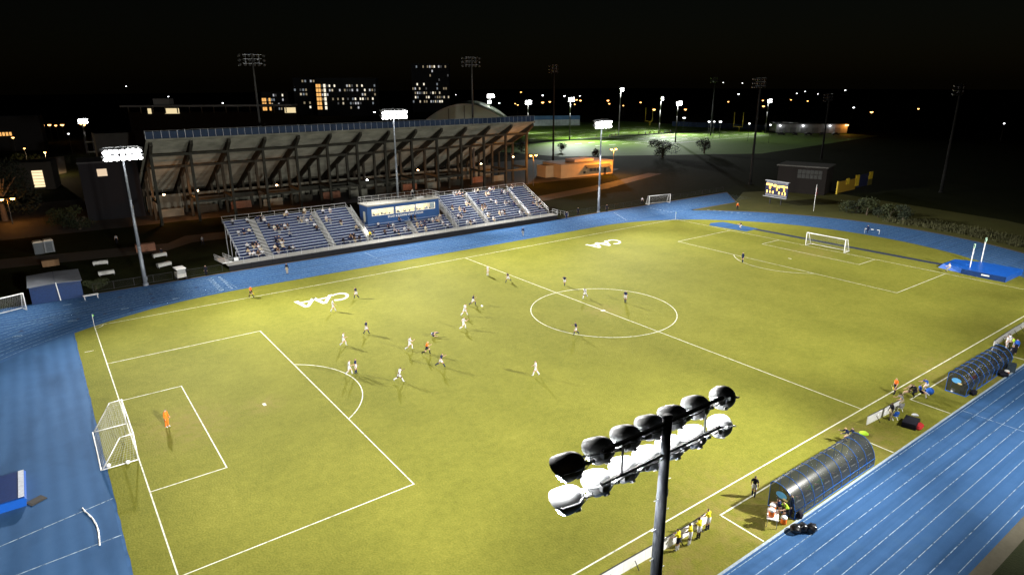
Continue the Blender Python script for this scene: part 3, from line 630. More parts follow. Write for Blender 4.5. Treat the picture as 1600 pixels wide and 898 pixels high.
PL += [((4.69, 0.42), 'b', 'stand', 200, 'dark-shirted player standing inside the centre circle', 'tan', 'dark'),
       ((-8.83, -4.48), 'b', 'jog', 150, 'dark-shirted player on the near edge of the centre circle', 'tan', 'dark'),
       ((-19.94, -10.64), 'w', 'walk', 140, 'white-kit player alone in the near half above the close lamps', 'pale', 'dark')]
for (x, y), t, pose, dg, lb, s_, h_ in PL:
    k = K['white'] if t == 'w' else K['black']
    person(x, y, pose, dg, lb, skin=s_, hair=h_, group='outfield players', shoes='black' if t == 'b' else 'grey', **k)
def P2(p, *a, **k): return person(p[0], p[1], *a, **k)
P2((-52.93, 0.78), 'stand', -40, 'goalkeeper in orange with white gloves in the near goal area', 'orange', 'orange', 'orange', sleeves=True, long=True, shoes='white')
P2((35.95, 3.42), 'stand', 170, 'distant goalkeeper in dark purple on the far penalty arc', 'navy', 'navy', 'navy', sleeves=True)
P2((-26.26, 1.27), 'run', -36, 'referee in orange shirt and black shorts among the players', 'orange', 'black', 'black', hair='blond')
P2((-36.46, 34.39), 'walk', -60, 'assistant referee in orange on the far touchline with a yellow flag', 'orange', 'black', 'black')
P2((5.53, -35.02), 'stand', 144, 'assistant referee in orange on the near touchline', 'orange', 'black', 'black', hair='blond')
x, y = (-22.76, 6.27)
person(x, y, 'stretch', 0, 'dark-shirted player lying on the grass after a fall', 'navy', 'white', 'navy', tilt=(R(80), 0, R(-30)), z=.2)
for (x, y), lb in (((-36.44, 35.11), 'yellow linesman flag held low by the far touchline'), ((5.65, -34.59), 'yellow linesman flag held beside the near touchline')):
    o = empty('linesman_flag', (x, y, 0)); tag(o, lb, 'flag')
    MB().tube((0, 0, .8), (.25, -.1, .3), .012, n=6).build('stick', WHITE, o)
    MB().add([(.25, -.1, .3), (.1, -.04, .62), (.42, -.3, .62), (.55, -.32, .33)], [(0, 1, 2, 3)]).add([(.25, -.09, .3), (.1, -.03, .62), (.42, -.29, .62), (.55, -.31, .33)], [(3, 2, 1, 0)]).build('cloth', cm('yellow'), o, fix=False)
x, y = (-12.46, 10.67)
bm = bmesh.new(); bmesh.ops.create_icosphere(bm, subdivisions=3, radius=.14); me = bpy.data.meshes.new('football'); bm.to_mesh(me); bm.free(); me.materials.append(WHITE)
fb = place(me, 'football', None, (x, y, .3)); tag(fb, 'white football bouncing in front of the running players', 'ball')
# officials, stewards and camera people outside the lines
P2((-28.36, 43.49), 'stand', -120, 'man in black top and khaki trousers standing on the far straight', 'black', 'khaki', sleeves=True, long=True)
P2((18.32, 41.95), 'walk', -130, 'person in dark top on the far straight before the right bleachers', 'navy', 'grey', sleeves=True, long=True)
P2((58.43, 19.44), 'crouch', 150, 'person in dark shirt bending on the blue take-off pad', 'black', 'white', 'white')
P2((74.83, 1.53), 'walk', 180, 'person in dark blue beside a hurdle on the far bend', 'navy', 'navy', sleeves=True, long=True)
P2((76.14, 32.94), 'stand', -120, 'person in an orange top on the lawn by the track fork', 'orange', 'black', sleeves=True, long=True)
P2((-39.09, 50.26), 'stand', -130, 'man in dark clothes at the fence left of the bleachers', 'black', 'black', sleeves=True, long=True)
P2((63.91, 52.28), 'stand', -100, 'person in a white shirt behind the spare goal on the far straight', 'white', 'black', long=True)
P2((36.14, 49.24), 'stand', -100, 'person in dark blue at the right foot of the bleachers', 'navy', 'navy', sleeves=True, long=True)
P2((41.66, 51.54), 'stand', -100, 'person in black by the fence right of the bleachers', 'black', 'black', sleeves=True, long=True)
P2((49.70, 50.30), 'stand', -100, 'person in black by the fence behind the far floodlight mast', 'black', 'black', sleeves=True, long=True)
P2((-34.88, 73.11), 'walk', -60, 'shadowy person in grey walking behind the left bleachers', 'grey', 'black', sleeves=True, long=True)
P2((-47.95, 84.41), 'stand', -90, 'person in a white top out in the dark behind the mast', 'white', 'black', long=True)
P2((-42.56, 69.23), 'sit', -90, 'person seated at the white tables in the dark', 'black', 'black', sleeves=True, long=True)
P2((-19.95, -36.59), 'stand', 20, 'dark-shirted substitute with a yellow collar standing by the touchline', 'black', 'white', 'navy', skin='tan')
BB = [((-29.03, -37.13), 110, 'substitute in a yellow bib and black shorts, first of the four at the boards', 'yellow', 'black', 'white', 'tan', 'dark'),
      ((-27.95, -37.24), 120, 'substitute in a yellow bib and white shorts, second of the four at the boards', 'yellow', 'white', 'white', 'dark', 'dark'),
      ((-27.01, -37.23), 100, 'substitute in a yellow bib and white shorts, third of the four at the boards', 'yellow', 'white', 'black', 'dark', 'dark'),
      ((-25.78, -37.01), 100, 'fair-haired substitute in a yellow bib, last of the four along the boards', 'yellow', 'white', 'navy', 'pale', 'brown')]
for p, dg, lb, a, b_, c, s_, h_ in BB: P2(p, 'rest', dg, lb, a, b_, c, skin=s_, hair=h_, group='substitutes in bibs')
P2((-0.06, -37.16), 'stand', 150, 'man in a black top and khaki trousers behind the small white board', 'black', 'khaki', sleeves=True, long=True, skin='dark')
P2((3.18, -36.71), 'crouch', 150, 'person crouching at the end of the small white board', 'grey', 'khaki', long=True)
P2((-7.00, -36.89), 'crouch', 140, 'coach in navy crouching at the end of the first dugout', 'navy', 'khaki', sleeves=True, hair='blond')
P2((-6.50, -37.02), 'sit', 130, 'coach in navy seated beyond the first dugout', 'navy', 'navy', sleeves=True, long=True)
P2((6.19, -36.02), 'sit_ground', 150, 'player in khaki stretching on the grass by the technical area corner', 'khaki', 'khaki', skin='pale')
P2((6.26, -36.58), 'crouch', 150, 'trainer in black kneeling between the stretching players', 'black', 'black', sleeves=True, long=True)
P2((6.94, -36.75), 'sit_ground', -60, 'player in a royal blue top sitting on the grass near the second dugout', 'blue', 'black', 'white')
P2((8.61, -36.64), 'crouch', 150, 'player in royal blue beside the big blue ball', 'blue', 'white', 'white')
P2((27.04, -37.40), 'stand', 120, 'substitute in white leaning on the boards past the second dugout', 'white', 'white', 'white')
P2((28.26, -37.39), 'lean', 120, 'second substitute in white at the boards past the second dugout', 'white', 'white', 'white', skin='dark')
P2((27.24, -38.02), 'lean', 110, 'substitute in a lime bib at the boards past the second dugout', 'lime', 'white', 'white')
P2((26.82, -38.39), 'stand', 160, 'person in royal blue top behind the second dugout', 'blue', 'black', sleeves=True, long=True)
P2((24.35, -38.74), 'walk', 160, 'person in black walking behind the second dugout', 'black', 'black', sleeves=True, long=True)
P2((-20.84, -39.24), 'lean', 120, 'person in navy leaning over the drinks table', 'navy', 'khaki', skin='tan')
P2((-20.41, -39.56), 'crouch', 150, 'person in a lime top crouching at the dugout mouth', 'lime', 'black', hair='blond')
P2((-19.85, -39.45), 'stand', 150, 'person in navy standing inside the dugout mouth', 'navy', 'navy', sleeves=True, long=True)
P2((56.70, -20.19), 'sit', 150, 'person seated in front of the blue landing mat', 'white', 'grey', long=True, z=.2)
# spectators on the bleachers
SP = [(-31.6, 61.8), (-31.5, 59.1), (-31.1, 58.9), (-30.7, 58.5), (-28.0, 61.6), (-27.7, 61.4), (-27.2, 61.6), (-28.4, 61.4), (-26.3, 61.0), (-31.1, 55.2), (-30.7, 55.1), (-30.1, 55.2), (-29.7, 55.2), (-29.4, 54.8), (-29.3, 54.2), (-31.4, 54.3), (-31.3, 52.9), (-30.7, 53.3), (-30.0, 53.5), (-29.8, 53.3), (-26.0, 59.2), (-25.3, 59.1), (-24.7, 59.1), (-24.5, 58.6), (-23.9, 59.0), (-23.4, 58.9), (-24.7, 58.0), (-26.0, 55.8), (-25.5, 55.8), (-25.1, 55.7), (-26.3, 54.8), (-26.0, 54.4), (-25.6, 54.0), (-25.5, 53.2), (-26.9, 53.7), (-26.6, 53.0), (-26.2, 52.9), (-25.6, 52.5), (-23.3, 56.5), (-22.4, 61.8), (-21.8, 62.0), (-18.8, 61.8), (-18.4, 61.9), (-20.4, 60.1), (-19.9, 59.9), (-19.4, 59.9), (-19.0, 59.7), (-18.1, 59.9), (-18.2, 57.9), (-18.0, 57.7), (-15.1, 61.2), (-13.7, 61.5), (-15.3, 59.4), (-14.8, 58.9), (-13.0, 57.8), (-10.9, 55.9), (-12.9, 54.3), (-12.3, 54.2), (-13.6, 53.1), (-12.5, 53.2), (-14.7, 53.0), (-11.5, 53.4), (-8.3, 54.0), (-6.3, 56.1), (-6.0, 53.9), (-4.5, 55.4), (-4.1, 55.1), (-3.9, 53.9), (-3.4, 53.6), (-1.5, 56.8), (1.0, 56.7), (1.5, 56.5), (-1.8, 53.9), (-0.9, 53.7), (1.4, 54.7), (2.2, 54.9), (2.6, 54.6), (2.5, 53.5), (4.5, 55.3), (5.3, 55.2), (6.2, 55.4), (6.7, 55.1), (7.0, 54.7), (6.8, 53.7), (7.6, 53.5), (7.5, 56.4), (14.6, 62.0), (15.3, 62.1), (16.1, 62.0), (16.8, 61.7), (11.7, 58.0), (13.1, 57.6), (13.8, 57.0), (11.5, 55.3), (12.2, 55.4), (15.7, 59.1), (15.9, 58.7), (12.3, 53.1), (13.1, 53.1), (14.1, 53.4), (20.1, 62.3), (20.4, 62.0), (22.2, 60.6), (22.8, 61.0), (24.2, 62.4), (25.1, 62.3), (18.7, 59.1), (22.1, 58.6), (22.9, 58.4), (18.0, 57.0), (18.9, 57.1), (19.2, 56.6), (19.5, 57.2), (26.4, 60.7), (27.2, 60.6), (27.8, 60.3), (25.0, 57.2), (26.1, 57.2), (27.0, 56.9), (18.5, 54.7), (19.0, 54.6), (21.5, 54.6), (22.3, 54.5), (22.9, 54.6), (26.6, 54.0), (27.1, 53.9), (19.0, 53.1), (30.2, 62.3), (31.8, 56.1), (32.3, 55.8), (32.6, 54.6), (33.2, 56.3)]
used = {}
BN = ['first', 'second', 'third', 'fourth', 'fifth', 'sixth', 'seventh', 'eighth']
ORD = ['front', 'second', 'third', 'fourth', 'fifth', 'sixth', 'seventh', 'eighth', 'ninth', 'tenth', 'eleventh', 'twelfth', 'thirteenth', 'back']
tops = ['black', 'navy', 'grey', 'white', 'cream', 'black', 'khaki', 'white', 'brown', 'navy', 'grey', 'white', 'cream', 'black', 'navy', 'grey', 'white', 'black']
rows_ = {}
for x, y in SP:
    bi = min(range(8), key=lambda i: 0 if BLK[i][0] <= x <= BLK[i][1] else min(abs(x-BLK[i][0]), abs(x-BLK[i][1])))
    xa, xb = BLK[bi]; k = max(0, min(nrow(xa, xb)-1, round((y-Y0-.45)/ROW))); x = max(xa+.3, min(xb-.3, x))
    while any(abs(x-q) < .5 for q in rows_.get((bi, k), [])): x += .52
    if x < xb: rows_.setdefault((bi, k), []).append(x)
for (bi, k), xs_ in rows_.items():
    for j, x in enumerate(sorted(xs_)):
        tp = random.choice(tops); lg = random.choice(['black', 'navy', 'khaki', 'grey', 'black'])
        lb = '%s-topped spectator %s from the left in the %s row of the %s bleacher block' % (tp, ['first', 'second', 'third', 'fourth', 'fifth', 'sixth', 'seventh', 'eighth', 'ninth', 'tenth'][j], ORD[k], BN[bi])
        pose = random.choice(['sit', 'sit', 'sit_b']); hz = PM[pose][1]-.11
        person(x, yk(k)+.42, pose, -90+random.uniform(-14, 14), lb, tp, lg, sleeves=random.random() < .7, long=random.random() < .75, skin=random.choice(['pale', 'pale', 'tan', 'dark']), hair=random.choice(list(HR)), z=zk(k)+.455-hz, group='spectators on the bleachers', sc=random.uniform(.95, 1.03))
P2((-9.4, 53.2), 'stand', -80, 'steward in a yellow jacket on the bleacher steps', 'yellow', 'black', sleeves=True, long=True, z=1.1)
P2((3.3, 59.6), 'stand', -90, 'camera operator standing on the press box roof', 'grey', 'black', sleeves=True, long=True, z=6.98)
for x, tp in ((-6.2, 'white'), (-4.4, 'black'), (-.9, 'navy'), (.6, 'grey'), (3.3, 'black'), (5.6, 'blue')):
    person(x, 58.15, 'sit', -90, 'press box occupant in %s seated %s' % (tp, {-6.2: 'at the leftmost window', -4.4: 'at the left window near its mullion', -.9: 'behind the middle window', .6: 'right of centre in the middle window', 3.3: 'at the right window', 5.6: 'at the right end window'}[x]), tp, 'black', sleeves=True, long=True, z=3.86, group='people in the press box')

# ---------------------------------------------------------------- goals
NET = mat('white_net_cord', (.42, .42, .4), .8, .05)
def net_grid(c00, c10, c01, c11, nu, nv, th, sag=0.):
    b = MB(); c00, c10, c01, c11 = map(Vector, (c00, c10, c01, c11))
    nn = (c10-c00).cross(c01-c00).normalized()
    def p(u, v_): return c00.lerp(c10, u).lerp(c01.lerp(c11, u), v_)+nn*sag*math.sin(math.pi*v_)*math.sin(math.pi*u)**.5
    M_u, M_v = max(2, nu//2), max(2, nv//2)
    for i in range(nu+1):
        q = [p(i/nu, j/M_v) for j in range(M_v+1)]
        for a, c in zip(q, q[1:]): b.tube(a, c, th, n=3, caps=False)
    for j in range(nv+1):
        q = [p(i/M_u, j/nv) for i in range(M_u+1)]
        for a, c in zip(q, q[1:]): b.tube(a, c, th, n=3, caps=False)
    return b
def goal(x, y, deg, label, w_=7.32, h=2.44, d0=.95, d1=2.6, cell=.2, th=.0055, r=.06, group='full-size goals'):
    """opening faces local +x; frame runs along local y"""
    o = empty('goal', (x, y, 0), R(deg)); tag(o, label, 'goal', group); k = w_/2
    for s in (-1, 1): MB().tube((0, s*k, 0), (0, s*k, h+r), r, n=10).build('post', WHITE, o, True)
    MB().tube((0, -k-r, h), (0, k+r, h), r, n=10).build('crossbar', WHITE, o, True)
    for s in (-1, 1):
        MB().path([(0, s*k, h), (-d0, s*k, h-.04), (-d1+.12, s*k, .06)], r*.62, 8).build('side_stay', WHITE, o, True)
        MB().tube((0, s*k, .05), (-d1, s*k, .05), r*.75, n=8).build('ground_bar', WHITE, o, True)
    MB().tube((-d1, -k, .05), (-d1, k, .05), r*.9, n=8).build('ground_bar', WHITE, o, True)
    b = net_grid((-d0, -k, h-.04), (-d0, k, h-.04), (-d1+.05, -k, .06), (-d1+.05, k, .06), int(w_/cell), int(2.8/cell), th, .18)
    b2 = net_grid((0, -k, h), (0, k, h), (-d0, -k, h-.04), (-d0, k, h-.04), int(w_/cell), max(2, int(d0/cell)), th, .05); b.add(b2.v, b2.f)
    for s in (-1, 1):
        b2 = net_grid((0, s*k, h), (-d0, s*k, h-.04), (0, s*k, .05), (-d1, s*k, .05), max(3, int(1.8/cell)), int(h/cell), th, .0); b.add(b2.v, b2.f)
    n_ = b.build('net', NET, o, fix=False); n_['kind'] = 'stuff'
    return o
goal(-H-.06, 0, 0, 'white goal with net on the near-left goal line')
goal(H+.06, 0, 180, 'white goal on the far-right goal line', d0=.7, d1=1.9)
goal(67.8, 49.9, 260, 'spare white goal parked on the far straight past the bleachers', w_=6.6, h=2.2, d0=.6, d1=1.4)
goal(-65.6, 46.3, -68, 'spare white goal cut by the left edge beside the blue shed', w_=6.4, h=2.4, d0=.6, d1=1.4)
for k, (x, y) in enumerate(((-57.90, -3.38), (-56.59, -3.78))):
    o = MB().lathe([(.03, -.13), (.14, -.1), (.17, 0), (.14, .1), (.03, .13)], 10).build('sandbag', WHITE, None, True, loc=(x, y, .15)); tag(o, ['white sandbag on the near goal frame, the one nearer the track', 'white sandbag on the near goal frame, the one nearer the post'][k], 'sandbag', 'goal sandbags')
# the corner flags
for (x, y), lb in (((-H, W), 'thin corner flag pole at the near-left far corner of the pitch'), ((H, W), 'thin corner flag at the far corner before the track fork')):
    o = empty('corner_flag', (x, y, 0)); tag(o, lb, 'corner flag', 'corner flags')
    MB().tube((0, 0, 0), (0, 0, 1.6), .025, n=6).build('stick', WHITE, o)
    MB().prism([(0, 1.2), (.02, 1.6), (.22, 1.45)], 'y', -.008, .008).build('cloth', cm('green'), o)

# ---------------------------------------------------------------- dugouts
PLY = bpy.data.materials.new('smoked_polycarbonate'); PLY.use_nodes = True
q_ = PLY.node_tree.nodes['Principled BSDF']; q_.inputs['Base Color'].default_value = (.022, .026, .028, 1); q_.inputs['Roughness'].default_value = .24; q_.inputs['Alpha'].default_value = .8; q_.inputs['Specular IOR Level'].default_value = .6
FRB = mat('dugout_blue_frame', (.02, .1, .36), .85, .1, spec=.05)
def dugout(x0, x1, y0, y1, label, nb=9):
    o = empty('dugout', ((x0+x1)/2, (y0+y1)/2, 0)); tag(o, label, 'dugout', 'team dugouts'); k = (x1-x0)/2; d = (y0-y1)/2; h = 2.15
    prof = [(d, 0), (d, h*.86), (d-.12, h*.97), (d-.45, h), (d-.9, h*.975), (d-1.3, h*.88), (d-1.65, h*.72), (d-1.9, h*.5), (-d, h*.27), (-d, 0)]
    tp = [(0, a, z) for a, z in prof]
    rib = MB().path([p for p in tp], .024, 6).mesh('rib', FRB)
    for i in range(nb+1): place(rib, 'rib', o, (-k+2*k*i/nb, 0, 0))
    L = 2*k/nb
    for i in range(nb):
        b = MB(); pr = prof[1:]; vs = [(sx*(L/2-.03), a, z-.01) for sx in (-1, 1) for a, z in pr]; n = len(pr)
        if i == 0: pan = b.add(vs, [(j, j+1, n+j+1, n+j) for j in range(n-1)]).mesh('roof_pane', PLY, True)
        place(pan, 'roof_pane', o, (-k+L*(i+.5), 0, 0))
    for z, a, r_ in ((h*.86, d, .05), (.03, -d, .04), (h*.3, -d, .02)): MB().tube((-k, a, z), (k, a, z), r_, n=8).build('rail', FRB, o, True)
    dash = MB().box((0, 0, 0), (L*.48, .02, .07)).mesh('strip', WHITE)
    for i in range(nb): place(dash, 'strip', o, (-k+L*(i+.5), -d+.21, h*.525), (R(-30), 0, 0))
    for s in (-1, 1):
        MB().add([(s*k, a, z) for a, z in prof], [tuple(range(len(prof)))]).build('end_pane', PLY, o, fix=False)
        MB().tube((s*k, d, .03), (s*k, -d, .03), .045, n=8).build('rail', FRB, o, True)
        em = mat('emblem_blue', (.12, .4, .75), .5); ew = mat('emblem_gold', (.75, .6, .3), .5)
        ep = MB().add([(s*(k+.015), .12+.42*math.cos(R(a)), 1.35+.26*math.sin(R(a))) for a in range(0, 360, 24)], [tuple(range(15))]).build('emblem', em, o, fix=False)
        MB().add([(s*(k+.025), -.2+.2*math.cos(R(a)), 1.14+.09*math.sin(R(a))+.0) for a in range(0, 360, 24)], [tuple(range(15))]).build('emblem_stripe', ew, ep, fix=False)
    MB().box((0, -d+.55, .42), (2*k-.4, .42, .06)).build('bench', mat('grey_bench', (.12, .12, .13), .6), o)
    MB().box((0, -d+.32, .75), (2*k-.4, .05, .4)).build('bench_back', mat('grey_bench', (.12, .12, .13), .6), o)
    for i in range(6): MB().box((-k+.5+(2*k-1)*i/5, -d+.5, .2), (.06, .35, .4)).build('bench_leg', BLACK, o)
    for a, b_ in ((d*.2, -d)[::1],) * 1: pass
    return o
dugout(-19.95, -8.6, -37.8, -39.85, 'smoked dugout with blue frame nearest the close lamps')
dugout(10.5, 22.0, -37.6, -39.4, 'smoked dugout with blue frame and bright reflection, farther along')
random.seed(11)
for k, (x0, y, tps) in enumerate(((-19.2, -39.25, ['green', 'navy', 'green', 'green', 'black', 'navy', 'grey', 'navy', 'grey']), (11.4, -38.9, ['white', 'white', 'red', 'black', 'green', 'white', 'navy', 'black', 'white']))):
    for i, tp in enumerate(tps):
        if random.random() < .12: continue
        person(x0+1.22*i, y+.02, 'sit', 90+random.uniform(-12, 12), 'substitute in %s sitting %s from the near end inside the %s dugout' % (tp, ['first', 'second', 'third', 'fourth', 'fifth', 'sixth', 'seventh', 'eighth', 'last'][i], ['nearer', 'farther'][k]), tp, 'black', 'black', sleeves=True, z=-.02, group='substitutes in the dugouts', skin=random.choice(['pale', 'tan', 'dark']))

# ---------------------------------------------------------------- touchline clutter
BRD = mat('white_board', (.88, .88, .85), .5, .08, 2)
def boards(pts, label, hgt=.85, group='advertising boards'):
    o = empty('advertising_board', (*pts[0], 0)); tag(o, label, 'board', group); p0 = Vector((*pts[0], 0))
    for a, b in zip(pts, pts[1:]):
        a = Vector((*a, 0))-p0; b = Vector((*b, 0))-p0; d = (b-a).normalized(); q = Vector((-d.y, d.x, 0))
        MB().bar(a+d*.015+Vector((0, 0, hgt/2+.03)), b-d*.015+Vector((0, 0, hgt/2+.03)), .05, hgt).build('panel', BRD, o)
        MB().bar(a+Vector((0, 0, hgt+.05)), b+Vector((0, 0, hgt+.05)), .07, .035).build('top_edge', BLACK, o)
        MB().bar((a+b)/2-q*.05+Vector((0, 0, hgt*.6)), (a+b)/2-q*.45+Vector((0, 0, 0)), .04).build('strut', BLACK, o)
boards([(-35.6, -36.35), (-33.3, -36.38), (-31.4, -36.42), (-29.3, -36.5), (-27.3, -36.5), (-25.0, -36.4)], 'run of white boards the bibbed substitutes lean on')
boards([(-2.7, -36.35), (.3, -36.5), (3.2, -36.62)], 'short white board between the two technical areas')
boards([(26.6, -36.3), (28.6, -36.2), (30.6, -36.15), (32.6, -36.1), (34.6, -36.1), (36.6, -36.1), (39., -36.1), (42, -36.1)], 'run of white boards past the farther dugout')
def table(x, y, deg, label, lx, ly, h, m, group=None, cloth=False):
    o = empty('folding_table', (x, y, 0), R(deg)); tag(o, label, 'table', group)
    MB().box((0, 0, h), (lx, ly, .05)).build('top', m, o)
    for sx in (-1, 1):
        for sy in (-1, 1): MB().bar((sx*(lx/2-.1), sy*(ly/2-.08), h-.02), (sx*(lx/2-.1), sy*(ly/2-.06), 0), .04).build('leg', GALV, o)
    if cloth: MB().box((0, -ly/2-.02, h-.25), (lx, .02, .5)).box((-lx/2-.02, 0, h-.25), (.02, ly, .5)).build('cloth', m, o)
    return o
x, y = (-21.55, -39.14); table(x, y, 30, 'white folding table with drinks coolers by the dugout mouth', 1.3, .75, .72, WHITE)
ORG = mat('cooler_orange', (.8, .17, .02), .5, .05)
def cooler(x, y, z, label):
    o = empty('drinks_cooler', (x, y, z)); tag(o, label, 'cooler', 'orange drinks coolers')
    MB().lathe([(.17, 0), (.2, .05), (.21, .42), (.2, .44)], 14).build('body', ORG, o, True); MB().lathe([(.22, .44), (.225, .5), (.19, .56), (.05, .58)], 14).build('lid', WHITE, o, True)
    MB().box((0, .22, .1), (.05, .08, .06)).build('tap', WHITE, o)
cooler(x-.28, y-.05, .745, 'orange cooler with white lid on the table, outer one'); cooler(x+.28, y+.22, .745, 'orange cooler with white lid on the table, inner one')
x, y = (-20.91, -39.62); cooler(x, y, 0, 'orange cooler standing on the grass behind the drinks table')
x, y = (23.88, -38.17); cooler(x, y, .35, 'orange cooler with white lid at the end of the farther dugout')
x, y = (19.36, -39.91); cooler(x, y, .0, 'orange cooler among the bags behind the farther dugout')
def lump(name, x, y, s, m, label, cat, group=None, seed=0, z=0):
    bm = bmesh.new(); bmesh.ops.create_icosphere(bm, subdivisions=3, radius=1)
    for v_ in bm.verts:
        d = 1+.28*noise.noise(v_.co*1.7+Vector((seed, 0, 0)))+.1*noise.noise(v_.co*5+Vector((seed, 3, 0)))
        v_.co = Vector((v_.co.x*s[0]*d, v_.co.y*s[1]*d, max(-.75, v_.co.z*d)*s[2]))
    me = bpy.data.meshes.new(name); bm.to_mesh(me); bm.free(); me.materials.append(m); me.polygons.foreach_set('use_smooth', [True]*len(me.polygons))
    return tag(place(me, name, None, (x, y, z+s[2]*.75), (0, 0, seed)), label, cat, group)
BAG = mat('black_plastic_bag', (.012, .012, .014), .28, .2, spec=.6)
for k, (px, py) in enumerate(((-21.04, -40.61), (-20.54, -40.82), (-20.14, -41.20))):
    lump('rubbish_bag', px, py, (.42, .36, .32), BAG, ['black rubbish bag on the track, end nearest the table', 'black rubbish bag on the track, middle of three', 'black rubbish bag on the track, outer end of three'][k], 'bag', 'rubbish bags on the near straight', k*3)
x, y = (-19.41, -39.77); lump('kit_bag', x, y, (.45, .3, .32), cm('black'), 'black kit bag tucked behind the nearer dugout', 'bag', None, 20)
x, y = (11.66, -39.61); lump('kit_bag', x, y, (.5, .3, .28), cm('black'), 'black kit bag behind the near end of the farther dugout', 'bag', None, 22)
for k, p in enumerate(((19.19, -39.40), (18.78, -39.87), (19.05, -39.10))): lump('kit_bag', p[0], p[1], (.5, .35, .3), cm('black'), ['black kit bag in the pile behind the farther dugout, far one', 'black kit bag in the pile beside the orange cooler', 'black kit bag in the pile closest to the dugout'][k], 'bag', 'bags behind the farther dugout', 30+k)
x, y = (20.84, -39.84); tag(MB().prism([(-.35, 0), (.35, 0), (.42, .8), (-.42, .8)], 'y', -.35, .35).box((0, 0, .84), (.9, .76, .07)).build('wheeled_bin', mat('dark_bin', (.03, .045, .06), .5), None, loc=(x, y, 0), rot=(0, 0, .3)), 'dark square bin at the track edge behind the farther dugout', 'bin')
x, y = (-4.29, -36.95); tag(MB().lathe([(.02, .12), (.3, .1), (.38, .02), (.38, 0)], 20).build('marker_disc', cm('lime'), None, True, loc=(x, y, .01)), 'lime green marker disc on the grass beyond the dugout', 'disc')
x, y = (0.44, -38.68); table(x, y, 12, 'low black bench table on the grass with a cap on it', 1.6, 1.1, .5, cm('black'), cloth=True)
x, y = (0.55, -39.33); lump('kit_bag', x, y, (.6, .35, .25), cm('red'), 'dark red bag under the end of the black table', 'bag', None, 41)
x, y = (1.57, -38.52); lump('cap', x, y, (.25, .2, .12), cm('white'), 'white bundle lying on the black table', 'bundle', None, 43, .5)
bm = bmesh.new(); bmesh.ops.create_uvsphere(bm, u_segments=20, v_segments=12, radius=.36); me = bpy.data.meshes.new('exercise_ball'); bm.to_mesh(me); bm.free(); me.materials.append(cm('blue')); me.polygons.foreach_set('use_smooth', [True]*len(me.polygons))
x, y = (8.27, -37.07); tag(place(me, 'exercise_ball', None, (x, y, .36)), 'blue exercise ball next to the stretching players', 'ball')
def chair(p, deg, c, label):
    o = empty('folding_chair', (p[0], p[1], 0), R(deg)); tag(o, label, 'chair', 'folding chairs by the touchline')
    MB().box((0, 0, .44), (.45, .45, .04)).build('seat', c, o); MB().box((-.22, 0, .75), (.04, .45, .3)).build('backrest', c, o)
    for s in (-1, 1):
        MB().bar((-.22, s*.22, .9), (.2, s*.22, 0), .03).build('leg', ALU, o); MB().bar((.2, s*.22, .44), (-.2, s*.22, 0), .03).build('leg', ALU, o)
chair((0.38, -37.34), 60, cm('blue'), 'folding chair with a blue seat behind the small white board'); chair((2.39, -36.89), 60, cm('grey'), 'grey folding chair at the end of the small white board')
x, y = (10.67, -38.18); lump('water_bottle', x, y, (.2, .2, .22), WHITE, 'white jug on the grass at the corner of the farther dugout', 'jug', None, 50)
x, y = (25.48, -36.92); lump('ball_sack', x, y, (.4, .4, .4), WHITE, 'white sack on the top corner of the farther dugout', 'sack', None, 52, .0)
# ---------------------------------------------------------------- athletics equipment
MATB = mat('landing_mat_vinyl', (.01, .09, .42), .35, .12, 1.2, spec=.5)
lm = empty('landing_mat', (61.2, -22, 0)); tag(lm, 'big blue vaulting landing mat with sloped front inside the far bend', 'landing mat')
MB().prism([(-3.6, 0), (3.6, 0), (3.6, .85), (-3.6, .85)], 'y', -5.6, .4).build('main_pad', MATB, lm)
MB().add([(-3.2, .45, 0), (3.2, .45, 0), (2.6, 4.2, 0), (-2.4, 4.2, 0), (-3.2, .45, .85), (3.2, .45, .85), (2.4, 3.6, .75), (-2.2, 3.6, .75), (.3, 4.1, .12), (-.5, 4.1, .12), (.1, 1.0, .5), (-.2, 1., .5)],
         [(0, 1, 2, 3), (4, 5, 6, 7), (0, 4, 7, 3), (1, 2, 6, 5), (0, 1, 5, 4), (2, 3, 7, 6)]).build('front_pad', MATB, lm)
MB().box((-3.62, -2.6, .42), (.03, 6.0, .8)).build('skirt', mat('navy_vinyl', (.006, .03, .12), .4), lm)
MB().box((-3.65, -2.9, .5), (.02, 1.1, .2)).build('maker_label', WHITE, lm)
for k, (x, y) in enumerate(((59.69, -22.00), (65.94, -21.45))):
    o = empty('vault_standard', (x, y, 0)); tag(o, ['white vaulting standard on the pitch side of the landing mat', 'white vaulting standard on the track side of the landing mat'][k], 'standard', 'vaulting standards')
    MB().bar((0, 0, .05), (0, 0, 4.6), .12).build('upright', WHITE, o); MB().box((0, 0, .06), (1., .5, .1)).build('base', MATB, o); MB().box((.05, 0, 4.3), (.22, .18, .7)).build('scale_plate', mat('pale_green', (.5, .75, .55), .5), o); MB().bar((.12, 0, 2.6), (.12, 0, 3.4), .06).build('bracket', WHITE, o)
lm2 = empty('landing_mat', (-66.6, -3.5, 0)); tag(lm2, 'shiny blue landing mat cut by the left edge on the D-zone', 'landing mat')
MB().prism([(-3.2, 0), (3.3, 0), (3.4, .55), (3.3, .68), (-3.2, .68)], 'y', -2.1, 2.3).build('pad', MATB, lm2); MB().box((.1, .1, .72), (6.4, 4.2, .06)).build('cover', mat('navy_mesh_cover', (.015, .035, .13), .3, .2, 6, spec=.6), lm2)
MB().box((3.12, .1, .77), (.35, 4.15, .05)).build('edge_glint', mat('painted_glint', (.55, .58, .65), .3), lm2);  # pale band stands for the reflection along the mat's end
